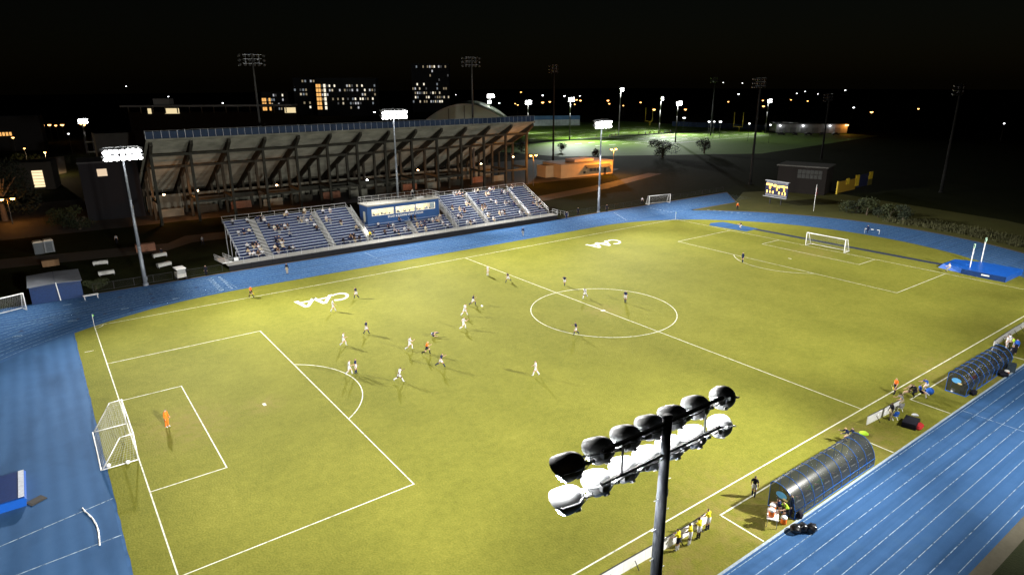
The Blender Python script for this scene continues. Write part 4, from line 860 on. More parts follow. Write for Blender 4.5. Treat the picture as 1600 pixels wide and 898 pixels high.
x, y = (-62.71, -5.33); tag(MB().box((0, 0, .03), (1.1, .8, .05)).box((0, 0, .06), (.9, .6, .02)).build('rubber_mat', mat('dark_rubber', (.03, .026, .022), .8), None, loc=(x, y, 0), rot=(0, 0, .5)), 'dark rubber mat lying by the shiny blue landing mat', 'mat')
RP = [(-60.04, -8.45), (-59.89, -9.11), (-59.61, -10.04), (-59.42, -11.05), (-59.36, -12.11), (-59.40, -13.06), (-59.43, -13.83)]
b = MB(); b.path([(p[0], p[1], .05) for p in RP], .055, 8); tag(b.build('hose', WHITE, None, True), 'white hose lying in a curve across the painted lines', 'hose')
hd_ = empty('barrier', (75.54, 0.98)+(0,), R(-75)); tag(hd_, 'low barrier with white blocks standing on the far bend', 'barrier')
for s in (-1, 1): MB().bar((s*1.3, 0, 0), (s*1.3, 0, .9), .06).build('leg', WHITE, hd_)
MB().box((0, 0, .85), (3.0, .05, .14)).build('bar', mat('dark_bar', (.03, .05, .12), .5), hd_)
for k in (-1.1, 0, 1.1): MB().box((k, -.03, .86), (.5, .05, .15)).build('block', WHITE, hd_)
bn = empty('bench', (-55.06, 47.73)+(0,), R(5)); tag(bn, 'small white slatted bench at the track edge beside the blue shed', 'bench')
for k in (-.25, 0, .25): MB().box((0, k, .62), (1.9, .2, .05)).build('slat', WHITE, bn)
for s in (-1, 1):
    for t in (-1, 1): MB().bar((s*.8, t*.3, 0), (s*.8, t*.3, .6), .06).build('leg', GALV, bn)

# ---------------------------------------------------------------- left of the bleachers
sh = empty('shed', (-58.9, 53.2, 0)); tag(sh, 'blue flat-roofed storage shed at the left track edge', 'shed')
MB().box((0, 0, 1.25), (6.1, 7.0, 2.5)).build('wall', mat('shed_blue', (.008, .028, .095), .5, .15, .8), sh)
for k in (-1, 1): MB().box((k*1.62, .0, 2.56), (3.2, 7.3, .1), rot=Euler((0, R(k*2.5), 0))).build('roof', mat('pale_roof', (.13, .14, .16), .7, .15, 1), sh)
for k in (-1.5, 1.5): MB().box((k, -3.53, 1.05), (2.7, .05, 2.0)).build('door', mat('shed_door', (.007, .03, .11), .45), sh)
MB().bar((.25, -3.62, 0), (.1, -3.62, 2.7), .12).build('downpipe', WHITE, sh)
tl = empty('portable_toilet', (-60.26, 84.47)+(0,), .1); tag(tl, 'dark portable toilet with pale roof, nearer of the pair', 'toilet', 'portable toilets')
def toilet(o, c):
    MB().box((0, 0, 1.05), (1.5, 1.3, 2.1)).build('cabin', c, o); MB().prism([(-.8, 2.1), (.8, 2.1), (.6, 2.35), (-.6, 2.35)], 'y', -.68, .68).build('roof', mat('milky_roof', (.5, .42, .32), .5), o); MB().box((0, -.66, 1.0), (1., .04, 1.8)).build('door', mat('toilet_door', (.05, .06, .07), .5), o)
toilet(tl, mat('toilet_dark', (.05, .055, .06), .5))
tl = empty('portable_toilet', (-58.69, 85.06)+(0,), .1); tag(tl, 'grey portable toilet, farther of the pair', 'toilet', 'portable toilets'); toilet(tl, mat('toilet_grey', (.14, .15, .16), .5))
for k, (p, lb) in enumerate((((-52.04, 68.33), 'white folding table in the dark lawn, left upper one'), ((-51.94, 60.48), 'white folding table in the dark lawn, left lower one'), ((-43.07, 67.93), 'white folding table right of the mast, upper one'), ((-43.57, 60.36), 'white folding table right of the mast, lower one'))):
    table(p[0], p[1], -8+9*k, lb, 2.2, .75, .74, mat('dull_white_table', (.4, .4, .38), .5), 'white tables behind the track', cloth=True)
ct = empty('utility_cart', (-42.74, 50.80)+(0,), .1); tag(ct, 'white-topped utility cart parked at the fence', 'cart')
MB().box((0, 0, .8), (1.3, 1.6, .7)).build('body', mat('cart_cream', (.45, .43, .38), .5), ct); MB().box((0, 0, 1.85), (1.4, 1.9, .12)).build('roof', WHITE, ct)
for s in (-1, 1):
    for t in (-1, 1): MB().bar((s*.6, t*.75, 1.1), (s*.6, t*.8, 1.8), .05).build('roof_post', BLACK, ct); MB().lathe([(.26, -.09), (.26, .09)], 14, M=Matrix.Translation((s*.62, t*.65, .27))@Matrix.Rotation(R(90), 4, 'Y')).build('wheel', BLACK, ct)
MB().box((0, -.82, 1.4), (1.2, .03, .7)).build('windscreen', mat('dark_screen', (.3, .3, .28), .1), ct)
bk = tag(MB().box((0, 0, .7), (3.2, 1.2, 1.4)).build('brick_planter', BRICK, None, loc=(*(-44.35, 74.72), 0)), 'low brown brick enclosure on the dark lawn behind the mast', 'enclosure')
tag(MB().box((0, 0, .5), (2.4, .9, 1.)).box((0, 0, 1.02), (2.5, 1., .06)).build('wooden_bin', mat('brown_bin', (.16, .09, .04), .7), None, loc=(*(-58.93, 73.06), 0)), 'brown wooden box behind the blue shed', 'box')
# chain-link fences
def chain_fence(pts, label, h=1.2, post=3.):
    o = empty('chain_link_fence', (*pts[0], 0)); tag(o, label, 'fence', 'chain-link fences outside the track'); p0 = Vector((*pts[0], 0))
    pm_ = MB().tube((0, 0, 0), (0, 0, h), .035, n=6).mesh('post', BLACK); w_ = MB()
    for a, b in zip(pts, pts[1:]):
        a = Vector((*a, 0))-p0; b = Vector((*b, 0))-p0; n = max(1, round((b-a).length/post))
        for i in range(n+1): place(pm_, 'post', o, a.lerp(b, i/n))
        for z in (.08, h): w_.bar(a+Vector((0, 0, z)), b+Vector((0, 0, z)), .035)
        L = (b-a).length; d = (b-a)/L; k = int(L/.32)
        for i in range(k):
            t = L*i/k
            for s in (-1, 1):
                q = t+s*h*.9
                if 0 <= q <= L: w_.bar(a+d*t+Vector((0, 0, .08)), a+d*q+Vector((0, 0, h)), .008)
    w_.build('wire_mesh', BLACK, o)
chain_fence([(35.5, 51.6), (66, 52.0), (97, 52.4)], 'low black fence behind the far straight, right of the bleachers')
chain_fence([(-54.5, 51.4), (-43.8, 51.4)], 'low black fence left of the utility cart'); chain_fence([(-41.8, 51.4), (-36.4, 51.4)], 'low black fence between the cart and the bleachers')

# ---------------------------------------------------------------- scoreboard, flagpole, block behind them
sb = empty('scoreboard', (90, 31.8, 0), R(-93)); tag(sb, 'lit scoreboard with orange figures on two posts beyond the track', 'scoreboard')
for s in (-1.55, 1.55): MB().bar((s, .12, 0), (s, .12, 2.2), .2).build('post', BLACK, sb)
MB().box((0, .1, 3.75), (6.3, .3, 3.7)).build('cabinet', mat('board_navy', (.012, .015, .05), .5), sb); MB().box((0, .05, 5.72), (6.7, .5, .14)).build('top_trim', GALV, sb); MB().box((-.3, .0, 1.75), (6.6, .5, .12)).build('bottom_trim', GALV, sb)
PAN = emit('backlit_panel', (.7, .72, .8), .15); DIG = emit('amber_digit', (1, .42, .05), 6); DIW = emit('yellow_digit', (1, .6, .12), 5)
MB().box((0, -.07, 5.32), (6.0, .04, .5)).build('name_panel', PAN, sb); MB().box((0, -.07, 2.2), (6.0, .04, .45)).build('lower_panel', PAN, sb)
text('UNIVERSITY OF DELAWARE', .4, mat('navy_ink', (.01, .015, .05), .5), 'lettering', sb, (0, -.1, 5.32), (R(90), 0, 0), bold=.008)
for s, x, z, sz, m_ in (('HOME', -2.1, 4.72, .55, DIW), ('43', -.55, 4.55, .8, DIW), ('18', .5, 4.4, .8, DIW), ('VISITOR', 2.05, 4.55, .48, DIW), ('0', -1.85, 4.0, .85, DIG), ('2', .15, 3.75, .7, DIG), ('2', 2.15, 3.75, .85, DIG),
                       ('3', -2.6, 2.95, .75, DIW), ('1', -1.75, 2.95, .75, DIW), ('4', -.95, 2.9, .75, DIW), ('8', .85, 2.9, .75, DIW), ('1', 1.75, 2.85, .75, DIW), ('5', 2.5, 2.85, .75, DIW)):
    text(s, sz*1.15, m_, 'figure', sb, (x, -.09, z), (R(90), 0, 0), bold=.035)
fp = empty('flagpole', (88.92, 21.00)+(0,)); tag(fp, 'short white flagpole with a limp flag beside the far bend', 'flagpole')
MB().tube((0, 0, 0), (0, 0, 6.3), .07, .04, 8).build('pole', WHITE, fp, True)
b = MB(); zz = [5.6-.28*i for i in range(8)]
for i in range(7):
    f = lambda z, t: (.06+.3*t*(.6+.4*math.sin(z*5)), .1*math.sin(z*4+t*6), z)
    b.add([f(zz[i], 0), f(zz[i], .5), f(zz[i], 1), f(zz[i+1], 1), f(zz[i+1], .5), f(zz[i+1], 0)], [(0, 1, 4, 5), (1, 2, 3, 4)])
b.build('flag', cm('red'), fp, True)
bd = empty('brick_building', (111, 37.6, 0), R(-72)); tag(bd, 'low dark brick building behind the scoreboard', 'building')
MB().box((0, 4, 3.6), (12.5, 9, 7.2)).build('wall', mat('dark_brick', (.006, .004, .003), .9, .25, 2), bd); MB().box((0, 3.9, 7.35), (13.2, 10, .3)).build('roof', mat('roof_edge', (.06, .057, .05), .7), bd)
for i in range(6):
    for j in (0, 1): MB().box((-.6+1.05*i, -.53, 5.9-1.2*j), (.92, .08, 1.08)).build('window', mat('dull_pane', (.03, .03, .028), .3), bd)
yp = empty('padded_barrier', (115.27, 29.69)+(0,), R(3)); tag(yp, 'yellow and navy padded panels standing in the dark beyond the track', 'barrier')
YL = mat('yellow_vinyl', (.6, .42, .03), .5, .12, 1)
for x0, x1, y, z0, z1, m_ in ((0, .5, 0, .3, 3.7, YL), (.55, 11, .1, .5, 3.5, mat('dull_yellow_vinyl', (.3, .18, .02), .6)), (5, 6.5, -.1, 2.4, 4.0, YL), (10.5, 12.5, -.1, 1.4, 4.4, YL), (12.6, 19, .2, .8, 4.2, mat('navy_vinyl_pad', (.02, .025, .06), .5)), (19, 21, -.1, 2.6, 4.6, YL), (19, 21.5, .1, .8, 2.6, mat('olive_vinyl', (.12, .1, .02), .6))):
    MB().box(((x0+x1)/2, y, (z0+z1)/2), (x1-x0, .3, z1-z0)).build('pad', m_, yp)

# ---------------------------------------------------------------- plants
LEAF = mat('leaf_green', (.022, .028, .008), .7, .35, 1.5); LEAFD = mat('leaf_dark', (.011, .016, .006), .8, .35, 1.5); BARK = mat('bark', (.06, .045, .03), .9, .25, 4); STRAW = mat('dry_weeds', (.04, .04, .014), .9, .4, 2)
def leaves(n, rx, rz, cz_, size, seed, lobes=7):
    rd = random.Random(seed); b = MB(); cs = [(Vector((rd.uniform(-1, 1)*rx*.6, rd.uniform(-1, 1)*rx*.6, cz_+rd.uniform(-.6, .7)*rz)), rd.uniform(.35, .62)) for _ in range(lobes)]
    for _ in range(n):
        c, s = rd.choice(cs); d = Vector((rd.gauss(0, 1), rd.gauss(0, 1), rd.gauss(0, 1))).normalized()*rd.uniform(.55, 1.08)
        p = c+Vector((d.x*rx*s, d.y*rx*s, d.z*rz*s)); p.z = max(p.z, .05)
        a = Vector((rd.gauss(0, 1), rd.gauss(0, 1), rd.gauss(0, 1))).normalized()*size*rd.uniform(.6, 1.3); t = a.orthogonal().normalized()*size*.5
        b.add([p-a, p+t, p+a, p-t], [(0, 1, 2, 3)])
    return b
def tree(p, h, r, label, m_, seed, group='trees and shrubs in the dark', n=1500, size=.28, name='tree', cat='tree'):
    o = empty(name, (p[0], p[1], 0)); tag(o, label, cat, group)
    b = MB(); b.tube((0, 0, 0), (.1, 0, h*.45), r*.09, r*.05, 8); rd = random.Random(seed)
    for i in range(5): a = rd.uniform(0, 6.28); b.tube((.1, 0, h*.35), (r*.5*math.cos(a), r*.5*math.sin(a), h*.7), r*.04, r*.015, 6)
    b.build('trunk', BARK, o); leaves(n, r, h*.5, h*.5, size, seed, 10).build('crown', m_, o, fix=False)
tree((150.61, 121.49), 7.4, 6.2, 'dark round tree before the lit practice field', LEAFD, 1, n=2600, size=.3)
tree((176.08, 120.51), 7.2, 4., 'dark tree by the right end of the practice field', LEAFD, 2)
tree((127.57, 136.93), 3.6, 1.8, 'small dark conifer at the near edge of the practice field', LEAFD, 3, n=700)
tree((131.87, 163.29), 4.2, 2., 'small dark tree beyond the orange-lit block', LEAFD, 4, n=700)
tree((119.89, 176.63), 4.5, 2.6, 'dark bush right behind the grandstand corner', LEAFD, 5, n=800)
tree((-65.67, 125.86), 14, 7.5, 'big black tree at the left edge behind the path', mat('leaf_black', (.007, .01, .004), .9, .3, 1.5), 6, n=3000, size=.4)
tree((-54.85, 111.39), 4.6, 3.6, 'orange-lit shrub left of the dark building', LEAF, 7, n=1500, size=.22)
tree((-52.67, 104.77), 3.6, 3., 'dim shrub just right of the orange-lit one', LEAFD, 8, n=1000, size=.2)
tree((-58.47, 230.28), 7, 6, 'tree by the lit courtyard on the far left', LEAF, 9, n=1200, size=.4)
tree((-54.10, 52.70), 1.7, 1.7, 'low green bush by the bench at the left track edge', LEAF, 10, n=700, size=.14, name='bush', cat='bush')
for k, (px, py) in enumerate(((94.19, 15.91), (94.51, 13.67), (94.06, 11.09), (93.86, 8.41), (93.66, 5.82), (92.96, 2.80))):
    tree((px, py), 2.6+.6*(k % 3), 2.2, 'ragged bush beyond the far bend, %s from the flagpole' % ['first', 'second', 'third', 'fourth', 'fifth', 'sixth'][k], [LEAF, LEAFD][k % 2], 20+k, group='bushes along the far bend', n=420, size=.26, name='bush', cat='bush')
b = MB(); rd = random.Random(5)
for _ in range(9000):
    a = R(rd.uniform(-46, 6)); r_ = 52.6+rd.betavariate(1.2, 2)*10
    if noise.noise((a*22, r_*.45, 0))+rd.uniform(-.35, .35) < -.05: continue
    x, y = CX+r_*math.cos(a), r_*math.sin(a)*.99; hh = rd.uniform(.25, .9)*(1.2 if rd.random() < .2 else .8); t = rd.uniform(0, 6.28); dx_, dy_ = math.cos(t)*.12, math.sin(t)*.12
    b.add([(x-dx_, y-dy_, 0), (x+dx_, y+dy_, 0), (x+rd.uniform(-.2, .2), y+rd.uniform(-.2, .2), hh)], [(0, 1, 2)])
o = b.build('weeds', STRAW, fix=False); o['kind'] = 'stuff'; o['label'] = 'tall dry weeds along the outside of the far bend'; o['category'] = 'weeds'

# ---------------------------------------------------------------- street lamps
def street_lamp(p, h, m_, label, group, power=0, c=SODIUM, double=False, ang=0., rg=.35):
    o = empty('street_lamp', (p[0], p[1], 0), ang); tag(o, label, 'street lamp', group)
    MB().tube((0, 0, 0), (0, 0, h), .1, .06, 8).build('pole', DKP, o)
    for s in ((-1, 1) if double else (1,)):
        x = s*1.0 if double else .0
        if double: MB().bar((0, 0, h-.1), (x, 0, h), .07).build('arm', DKP, o)
        MB().box((x, 0, h+.16), (rg*2.4, rg*1.5, .14)).build('housing', BLACK, o)
        MB().lathe([(.05, h-.28*rg/.35), (rg*.8, h-.15*rg/.35), (rg, h+.02), (rg*.6, h+.1)], 12, M=Matrix.Translation((x, 0, 0))).build('lamp_glass', m_, o, True)
    if power:
        a = Vector((math.cos(ang), math.sin(ang), 0))
        bulb('street_lamp_bulb', (p[0], p[1], h-.75), power, c, .3)
    return o
q = (60.79, 93.50, 8.95); street_lamp((q[0]+.6, 93.5), q[2], LMO, 'twin-headed orange lamp at the right end of the grandstand', 'orange lamps', 7000, double=True, rg=.4)
q = (94.95, 94.00, 8.72); street_lamp((q[0], 94), q[2], LMO, 'twin-headed orange lamp at the corner of the orange-lit block', 'orange lamps', 24000, double=True, rg=.4)
q = (-64.25, 120.34); street_lamp(q, 5.6, LMO, 'twin-headed orange lamp on the path at the left edge', 'orange lamps', 1300, double=True, rg=.45)
LO1 = emit('far_sodium', (1., .45, .12), 9); LW1 = emit('far_white', (.95, .97, 1), 9)
FO = [(-51.77, 378.36, 9.00), (-49.57, 376.46, 9.00), (-46.84, 381.53, 9.00), (-44.35, 371.96, 9.00), (-41.27, 376.71, 9.00), (-53.58, 346.13, 9.00), (-31.94, 384.17, 9.00), (-31.83, 368.55, 9.00), (362.64, 508.61, 9.00), (339.08, 472.61, 9.00), (412.96, 524.98, 9.00), (435.13, 539.57, 9.00), (885.61, 1191.14, 10.04), (516.27, 584.26, 9.00), (392.11, 447.99, 9.00), (498.01, 556.77, 9.00), (520.68, 532.18, 9.00), (431.12, 438.70, 9.00), (398.37, 386.68, 9.00), (487.12, 447.62, 9.00), (349.01, 304.59, 9.00), (366.69, 287.80, 9.00), (570.82, 396.29, 9.00), (642.00, 400.62, 9.00), (689.24, 393.88, 9.00), (650.43, 350.17, 9.00), (422.73, 170.24, 9.00), (504.90, 174.33, 9.00), (472.93, 288.40, 9.00), (-62.71, 281.39, 9.00), (-59.50, 218.67, 9.00)]
FW_ = [(-56.98, 342.86, 9.00), (-42.93, 292.54, 9.00), (150.73, 1735.95, 27.05), (29.51, 752.81, 9.00), (168.67, 1326.81, 9.00), (134.96, 776.65, 9.00), (364.27, 540.07, 9.00), (692.23, 871.18, 9.00), (677.20, 794.91, 9.00), (693.36, 774.83, 9.00), (264.37, 204.82, 9.00), (1267.26, 919.07, 29.07), (1302.84, 892.38, 27.45), (1000.09, 686.60, 9.00), (1372.54, 776.11, 9.00), (1078.41, 579.91, 9.00), (1492.27, 747.14, 10.77), (497.12, 220.71, 9.00), (244.19, 167.71, 9.00), (246.74, 165.48, 9.00), (243.23, 145.21, 9.00), (241.78, 132.18, 9.00), (336.94, 63.83, 9.00), (629.62, 1062.42, 9.00), (242.14, 169.50, 9.00), (1091.78, 561.70, 9.00), (159.38, 414.79, 9.00), (1121.48, 645.66, 9.00)]
for ls, m_, lb, g in ((FO, LO1, 'distant orange street lamp dotting the dark beyond the grounds', 'distant orange lights'), (FW_, LW1, 'distant white lamp dotting the dark beyond the grounds', 'distant white lights')):
    for x, y, z in ls:
        d = math.hypot(x+58, y+59)
        street_lamp((x, y), z, m_, lb, g, rg=min(1.5, max(.3, d*.0019))*random.uniform(.5, 1.15))

# ---------------------------------------------------------------- practice fields
PTURF = ground_mat('practice_turf', [(.045, .1, .009), (.08, .145, .014), (.12, .18, .025)], [.03, .3, 2], [.6, .5, .5])
pf = struct(up_poly(MB().poly([(120, 150), (195, 105), (330, 120), (330, 320), (240, 345), (150, 300), (105, 210)], -.005).build('practice_field', PTURF)))
for y0, y1 in ((162, 205), (215, 262)):
    for x in range(12): struct(up_poly(MB().ribbon([(190+9.14*x, y0), (190+9.14*x, y1)], .35, .0).build('yard_line', LINE, pf)))
    for y in (y0, y1): struct(up_poly(MB().ribbon([(188, y), (292, y)], .5, .001).build('yard_line', LINE, pf)))
    for x in range(-3, 12):
        for yy in (y0+14, y1-14): struct(up_poly(MB().ribbon([(192+9.14*x, yy), (196.5+9.14*x, yy)], .9, .001).build('yard_line', LINE, pf)))
struct(up_poly(MB().poly([(140, 206.5), (300, 206.5), (300, 213.5), (140, 213.5)], .0).build('sideline_strip', ground_mat('dark_strip', [(.02, .03, .02), (.05, .06, .04)], [.1, 1], [.5, .5]))))
def fmast(p, h, lb, tgts, pw):
    mast(p[0], p[1], h, lb, LENS_FAR, n=5, rows=2, width=4., rp=(.35, .2), rad=.5, gap=1.2, group='practice field masts', pole=DKP, dirn=-1, ang=random.uniform(-30, 30))
    for t in tgts: spot('practice_beam', (p[0], p[1]-1.8, h-1.2), (*t, 0), pw, 110, .8, (.95, 1., .96), .8)
fmast((177.2, 209.6), 22.4, 'lit mast between the practice fields, left one', [(170, 185), (200, 240)], 290000)
fmast((252.7, 213.7), 21.6, 'lit mast between the practice fields, right one', [(245, 183), (250, 240)], 260000)
fmast((211.3, 166), 20.6, 'lit mast on the near side of the practice field behind the round tree', [(218, 200)], 60000)
fmast((301, 173), 20., 'lit mast at the right end of the practice fields', [(280, 185)], 70000)
fmast((222.04, 217.29, 27.00)[:2], 27, 'tallest lit mast on the far side of the practice fields', [(230, 260)], 140000)
fmast((184.19, 255.36, 20.00)[:2], 20, 'lit mast just right of the grandstand end', [(200, 280)], 110000)
fmast((154.75, 251.66, 24.00)[:2], 24, 'upper of two lit masts behind the arched hall', [(200, 330)], 40000)
fmast((192.62, 309.21, 19.00)[:2], 19, 'lower of two lit masts behind the arched hall', [(210, 330)], 0.1)
fmast((-37.57, 283.20, 16.00)[:2], 16, 'single lit mast far off at the left', [(-40, 300)], 1000)
for (x, y), h, lb in (((297.7, 190), 11.5, 'yellow football goalpost at the right end of the nearer practice field'), ((303, 268), 12.2, 'yellow football goalpost at the end of the farther practice field')):
    o = empty('football_goalpost', (x, y, 0)); tag(o, lb, 'goalpost', 'football goalposts'); YP = mat('goalpost_yellow', (.7, .55, .05), .5)
    MB().path([(1.5, 0, 0), (1.5, 0, 2.4), (0, 0, 3.05)], .14, 8).build('gooseneck', YP, o); MB().tube((0, -3.2, 3.05), (0, 3.2, 3.05), .12, n=8).build('crossbar', YP, o)
    for s in (-1, 1): MB().tube((0, s*3.2, 3.), (0, s*3.2, h), .1, n=8).build('upright', YP, o)
random.seed(3)
for k in range(20):
    x, y = (random.uniform(228, 262), random.uniform(205.5, 212.5)) if k < 11 else (random.uniform(196, 216), random.uniform(206, 211)) if k < 17 else (150+3.4*k-52, 212+1.5*k)
    person(x, y, random.choice(['stand', 'walk', 'jog']), random.uniform(0, 360), 'far-off player on the lit practice fields', 'white' if k > 16 else random.choice(['navy', 'blue', 'black']), 'black', group='players on the practice fields', sc=1.1)
# two-tone wall behind the practice field
a, c = Vector((*(236.72, 317.33), 0)), Vector((*(266.98, 301.05), 0)); d = c-a
wl = empty('outfield_wall', a, math.atan2(d.y, d.x)); tag(wl, 'long wall with pale lower half and blue upper half behind the practice field', 'wall')
for i in range(8):
    L = d.length/8
    MB().box((L*(i+.5), 0, 2.1), (L-.15, .3, 4.2)).build('lower_panel', mat('pale_wall', (.3, .36, .34), .8, .2, .4), wl); MB().box((L*(i+.5), .05, 5.6), (L-.1, .3, 2.7)).build('upper_panel', mat('blue_wall', (.05, .13, .24), .7, .15, .3), wl)
a, c = Vector((*(311.19, 253.31), 0)), Vector((*(328.07, 164.41), 0)); d = c-a
wl = empty('windscreen_fence', a, math.atan2(d.y, d.x)); tag(wl, 'dark blue windscreen fence along the back of the practice fields', 'fence')
for i in range(14): L = d.length/14; MB().box((L*(i+.5), 0, 1.6), (L-.2, .1, 3.2)).build('panel', NAVY, wl)

# ---------------------------------------------------------------- buildings
OB = mat('painted_block_wall', (.36, .27, .15), .8, .1, .6)
ob = empty('block_building', (77.8, 100.1, 0), R(-3.7)); tag(ob, 'low block building lit orange by the lamp at its corner', 'building')
MB().box((10.9, 5, 2.15), (21.8, 10, 4.3)).build('wall', OB, ob); MB().box((10.9, 5, 4.4), (22.2, 10.4, .2)).build('roof', mat('block_roof', (.2, .17, .14), .8), ob); MB().box((-1.6, 6.5, 1.9), (3.1, 5, 3.8)).build('annex', OB, ob)
MB().box((11, 4.5, 4.9), (8, 5, .9)).build('roof_plant', mat('roof_plant_grey', (.3, .24, .2), .8), ob)
MB().prism([(-1.4, 2.75), (0, 3.5), (0, 3.3), (-1.4, 2.6)], 'x', 9.8, 20.2).build('awning', mat('dark_awning', (.06, .06, .07), .8), ob)
MB().box((18.3, -.03, 1.05), (1.0, .06, 2.1)).build('door', mat('dark_door', (.05, .04, .035), .6), ob); MB().box((9.6, -.03, 1.2), (.9, .06, .7)).build('window', mat('dull_pane', (.16, .16, .15), .3), ob)
for k in range(3): MB().box((12.4+1.6*k, -.03, 1.9), (1.3, .06, 1.1)).build('window', mat('shaded_pane', (.1, .08, .06), .3), ob)
# arched hall
hl = empty('arched_hall', (*(123.35, 229.30, 10.82)[:2], 0), R(-36)); tag(hl, 'pale arched hall rising behind the concrete grandstand', 'hall')
PANL = mat('pale_cladding', (.5, .56, .46), .7, .12, .15)
ar = [(-24+48*i/28, 8+11.6*(1-((i-14)/14.)**2)) for i in range(29)]
MB().prism(ar+[(24, 0), (-24, 0)], 'y', 0, 60).build('vault', PANL, hl)
MB().prism(ar+[(a, z-.9) for a, z in ar[::-1]], 'y', -1.2, .0).build('rim', mat('vault_rim', (.5, .5, .44), .7), hl)
for k in range(17):
    a = -21.5+43*k/16; z = 8+11.6*(1-(a/24)**2)-1.0
    MB().box((a, -.12, z/2), (.16 if k not in (5, 8) else .5, .2, z)).build('batten', mat('batten_grey', (.2, .21, .18), .8) if k in (5, 8) else PANL, hl)
# stand roof line and floodlit annexes far left
os_ = empty('far_grandstand', (*(20.43, 307.34, 17.64)[:2], 0), R(-33)); tag(os_, 'roof and lit boxes of the opposite grandstand far behind', 'grandstand')
MB().box((0, 0, 19.2), (84, 12, .9)).build('roof', mat('far_roof', (.2, .2, .19), .8), os_); MB().box((0, 4, 8), (84, 6, 16)).build('body', mat('far_body', (.05, .05, .055), .9), os_); MB().box((-24, 2, 21.2), (8, 5, 3)).build('roof_room', mat('far_roof', (.2, .2, .19), .8), os_)
for k in range(14): MB().box((-40+6*k, -2, 17.3), (.4, .4, 3.4)).build('post', mat('far_roof', (.2, .2, .19), .8), os_)
WRM = emit('warm_window', (1, .8, .45), .9)
for x0, x1 in ((-32, -30.3), (-23.5, -16.5), (36.5, 42)): MB().box(((x0+x1)/2, .9, 16.6), (x1-x0, .2, 2.6)).build('window', WRM, os_)
random.seed(21)
EW = [emit('window_glow_%d' % i, c, s) for i, (c, s) in enumerate((((1, .85, .6), .6), ((.95, .95, 1), .5), ((1, .8, .5), .25), ((.8, .9, 1), .22), ((1, .9, .7), 1.2), ((.7, .7, .7), .08)))]
EO = emit('amber_window', (1, .5, .14), 1.1)
DB = mat('dark_facade', (.035, .035, .037), .9)
def tower(p, deg, wd, ht, dp, floors, cols, label, lit, z0=0., stair=None, name='office_block', win=(.55, .5), fl=None):
    o = empty(name, (p[0], p[1], 0), R(deg)); tag(o, label, 'building', 'distant lit buildings')
    MB().box((0, dp/2, ht/2), (wd, dp, ht)).build('wall', DB, o); MB().box((0, dp/2, ht+.4), (wd+.6, dp+.6, .8)).build('roof', DB, o)
    fh = (ht-z0)/floors; cw = wd/cols; wmesh = MB().box((0, 0, 0), (cw*win[0], .3, fh*win[1])).mesh('window', EW[0])
    for f in range(floors):
        for c in range(cols):
            if stair and c in stair:
                if f < floors-1+0: b_ = place(wmesh, 'window', o, (-wd/2+cw*(c+.5), -.1, z0+fh*(f+.45)), sc=(1.5, 1, 1.5)); b_.material_slots[0].link = 'OBJECT'; b_.material_slots[0].material = stair[c]
                continue
            if random.random() < lit*(fl[f] if fl else 1):
                b_ = place(wmesh, 'window', o, (-wd/2+cw*(c+.5), -.1, z0+fh*(f+.45))); b_.material_slots[0].link = 'OBJECT'; b_.material_slots[0].material = random.choice(EW)
    return o
FD = 620
tower((194.99, 552.14, 6.87)[:2], -31, 56, 34, 24, 7, 24, 'wide lit college block with an amber stairwell left of the tower', .5, 6, {0: EO, 1: EO, 3: EW[4]}, fl=[.3, .9, 1.1, .6, 1.2, .5, .1])
tower((171.56, 595.08, 6.33)[:2], -31, 24, 34.5, 20, 7, 9, 'dark block with a few greenish lit floors beside the amber stairwell', .25, 6, fl=[1, 1.5, 0, 1, 1, .6, 1.8])
tower((131.84, 572.80, 7.91)[:2], -31, 20, 22, 18, 4, 10, 'low block with two amber-lit rooms left of the college block', .3, 6, {0: EO, 1: EO, 3: EO})
tower((301.38, 578.18, 6.86)[:2], -34, 40, 49, 24, 9, 17, 'tall dark tower with scattered lit windows', .42, 9, fl=[1.4, 1.4, 1.1, 1.2, .8, .5, .3, .6, .7])
lw = empty('low_building', (316.19, 152.60, 3.00)[:2]+(0,), R(-44)); tag(lw, 'long low white building with three wall lamps far right', 'building')
MB().box((0, 8, 3.2), (40, 16, 5.4)).build('wall', mat('white_render', (.3, .3, .3), .8, .2, .3), lw); MB().box((0, 8, 5.6), (41, 17, .4)).build('roof', DB, lw)
for k in range(6): MB().box((-16.5+6.2*k, -.1, 1.9), (3.4, .2, 3.2)).build('bay_door', mat('bay_door', (.2, .2, .21), .6), lw)
for k, x in enumerate((-18, -5, 10)):
    MB().box((x, -.5, 4.6), (.8, .5, .4)).build('wall_lamp', LW1, lw)
    M = lw.matrix_basis @ Vector((x, -2.2, 5.0)); bulb('wall_lamp_bulb', M, 130, (.95, .97, 1))
M = lw.matrix_basis @ Vector((19, -2.5, 5)); MB().box((19.2, -.6, 5.), (1.6, 1., .6)).build('sodium_lamp', LO1, lw); bulb('wall_lamp_bulb', M, 900, SODIUM)
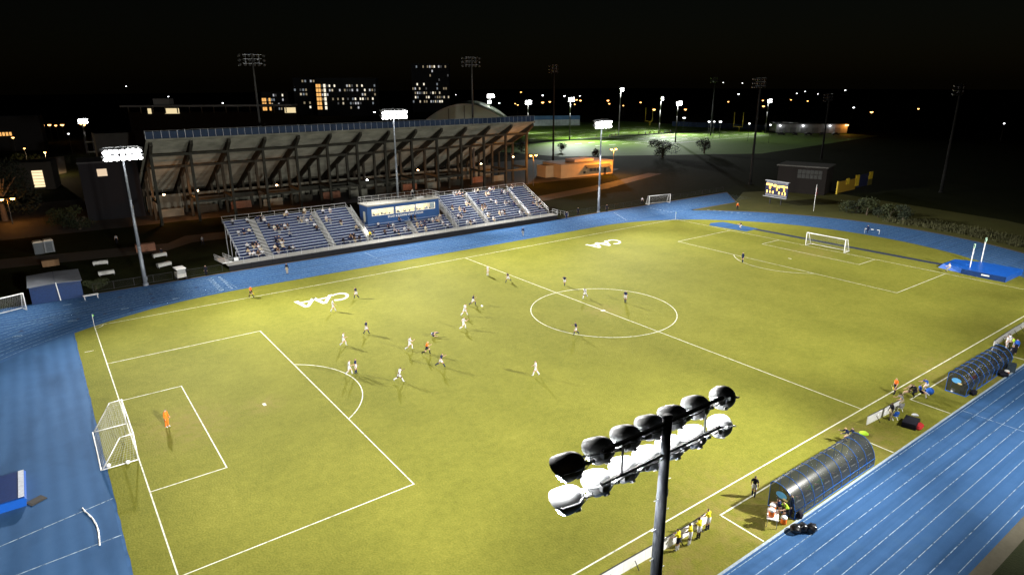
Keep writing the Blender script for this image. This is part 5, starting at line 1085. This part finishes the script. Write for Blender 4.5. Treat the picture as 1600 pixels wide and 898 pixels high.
for k in range(5):
    o = empty('parked_car', lw.matrix_basis @ Vector((-19+7.5*k, -9, 0)), R(-44+90*(k % 2))); tag(o, '%s parked car from the left before the low white building' % ['first', 'second', 'third', 'fourth', 'fifth'][k], 'car', 'far parked cars')
    MB().prism([(-2.1, .3), (2.1, .3), (2.15, .75), (1.2, .9), (.6, 1.4), (-1.0, 1.4), (-1.6, .92), (-2.15, .85)], 'y', -.85, .85).build('body', mat('car_grey', (.1, .1, .11), .3), o)
    for sx in (-1.3, 1.3):
        for sy in (-.8, .8): MB().lathe([(.32, -.1), (.32, .1)], 12, M=Matrix.Translation((sx, sy, .32))@Matrix.Rotation(R(90), 4, 'X')).build('wheel', BLACK, o)
    MB().prism([(-.95, .95), (1.05, .95), (.55, 1.34), (-.9, 1.34)], 'y', -.87, .87).build('window', mat('car_glass', (.02, .02, .025), .1), o)
# dark buildings and lit yard at the left
db = empty('dark_building', (-43.5, 113, 0), R(-4)); tag(db, 'black flat-roofed building with one lit window left of the grandstand', 'building')
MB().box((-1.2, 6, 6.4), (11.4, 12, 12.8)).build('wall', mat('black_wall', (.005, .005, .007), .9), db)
MB().box((-2.6, -.05, 10.6), (1.9, .12, 1.6)).build('window', emit('window_tungsten', (1, .75, .5), .75), db); MB().box((-1.2, 6, 12.9), (11.8, 12.4, .3)).build('roof', DB, db)
st = empty('stair_tower', (-40.3, 151, 0), 0); tag(st, 'pale concrete stair tower behind the black building', 'tower')
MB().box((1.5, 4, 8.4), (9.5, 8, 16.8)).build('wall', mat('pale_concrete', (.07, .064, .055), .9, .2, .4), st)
for k in range(4): MB().box((-4.6, -.3, 7+2.6*k), (1.8, .6, .35)).build('landing', CONC, st)
MB().box((-5.6, 0, 8), (.3, .3, 16)).box((-3.8, 0, 8), (.3, .3, 16)).build('frame', DB, st)
yd = empty('courtyard_building', (*(-57.84, 176.71, 2.19)[:2], 0), R(-10)); tag(yd, 'building with a bright doorway beside a lit courtyard, far left', 'building')
MB().box((-4, 5, 4), (16, 10, 8)).build('wall', mat('dim_wall', (.06, .05, .04), .9), yd); MB().box((.2, -.06, 3.2), (2.6, .12, 4.8)).build('doorway', emit('doorway_glow', (1, .78, .45), 1.3), yd)
for k in range(5): MB().box((.2, -.14, 1.4+.9*k), (2.6, .05, .1)).build('glazing_bar', DB, yd)
struct(up_poly(MB().poly([(-61.34, 204.01), (-49.12, 218.44), (-46.49, 286.47), (-61.01, 279.13)], .0).build('courtyard', ground_mat('courtyard_paving', [(.15, .13, .1), (.3, .26, .2)], [.1, .8], [.6, .6]))))
q = (-54.20, 210.78, 8.00); street_lamp(q, 8, LMO, 'warm lamp over the lit courtyard on the far left', 'orange lamps', 9000, (1, .7, .4))
nb = empty('brick_block', (*(-64.69, 326.31, 6.41)[:2], 0), R(-10)); tag(nb, 'dark block with orange lit windows at the left edge', 'building')
MB().box((0, 5, 8), (26, 10, 16)).build('wall', DB, nb)
for k in range(4): MB().box((-3+1.3*k, -.1, 8), (.9, .1, 1.6)).build('window', EO, nb)
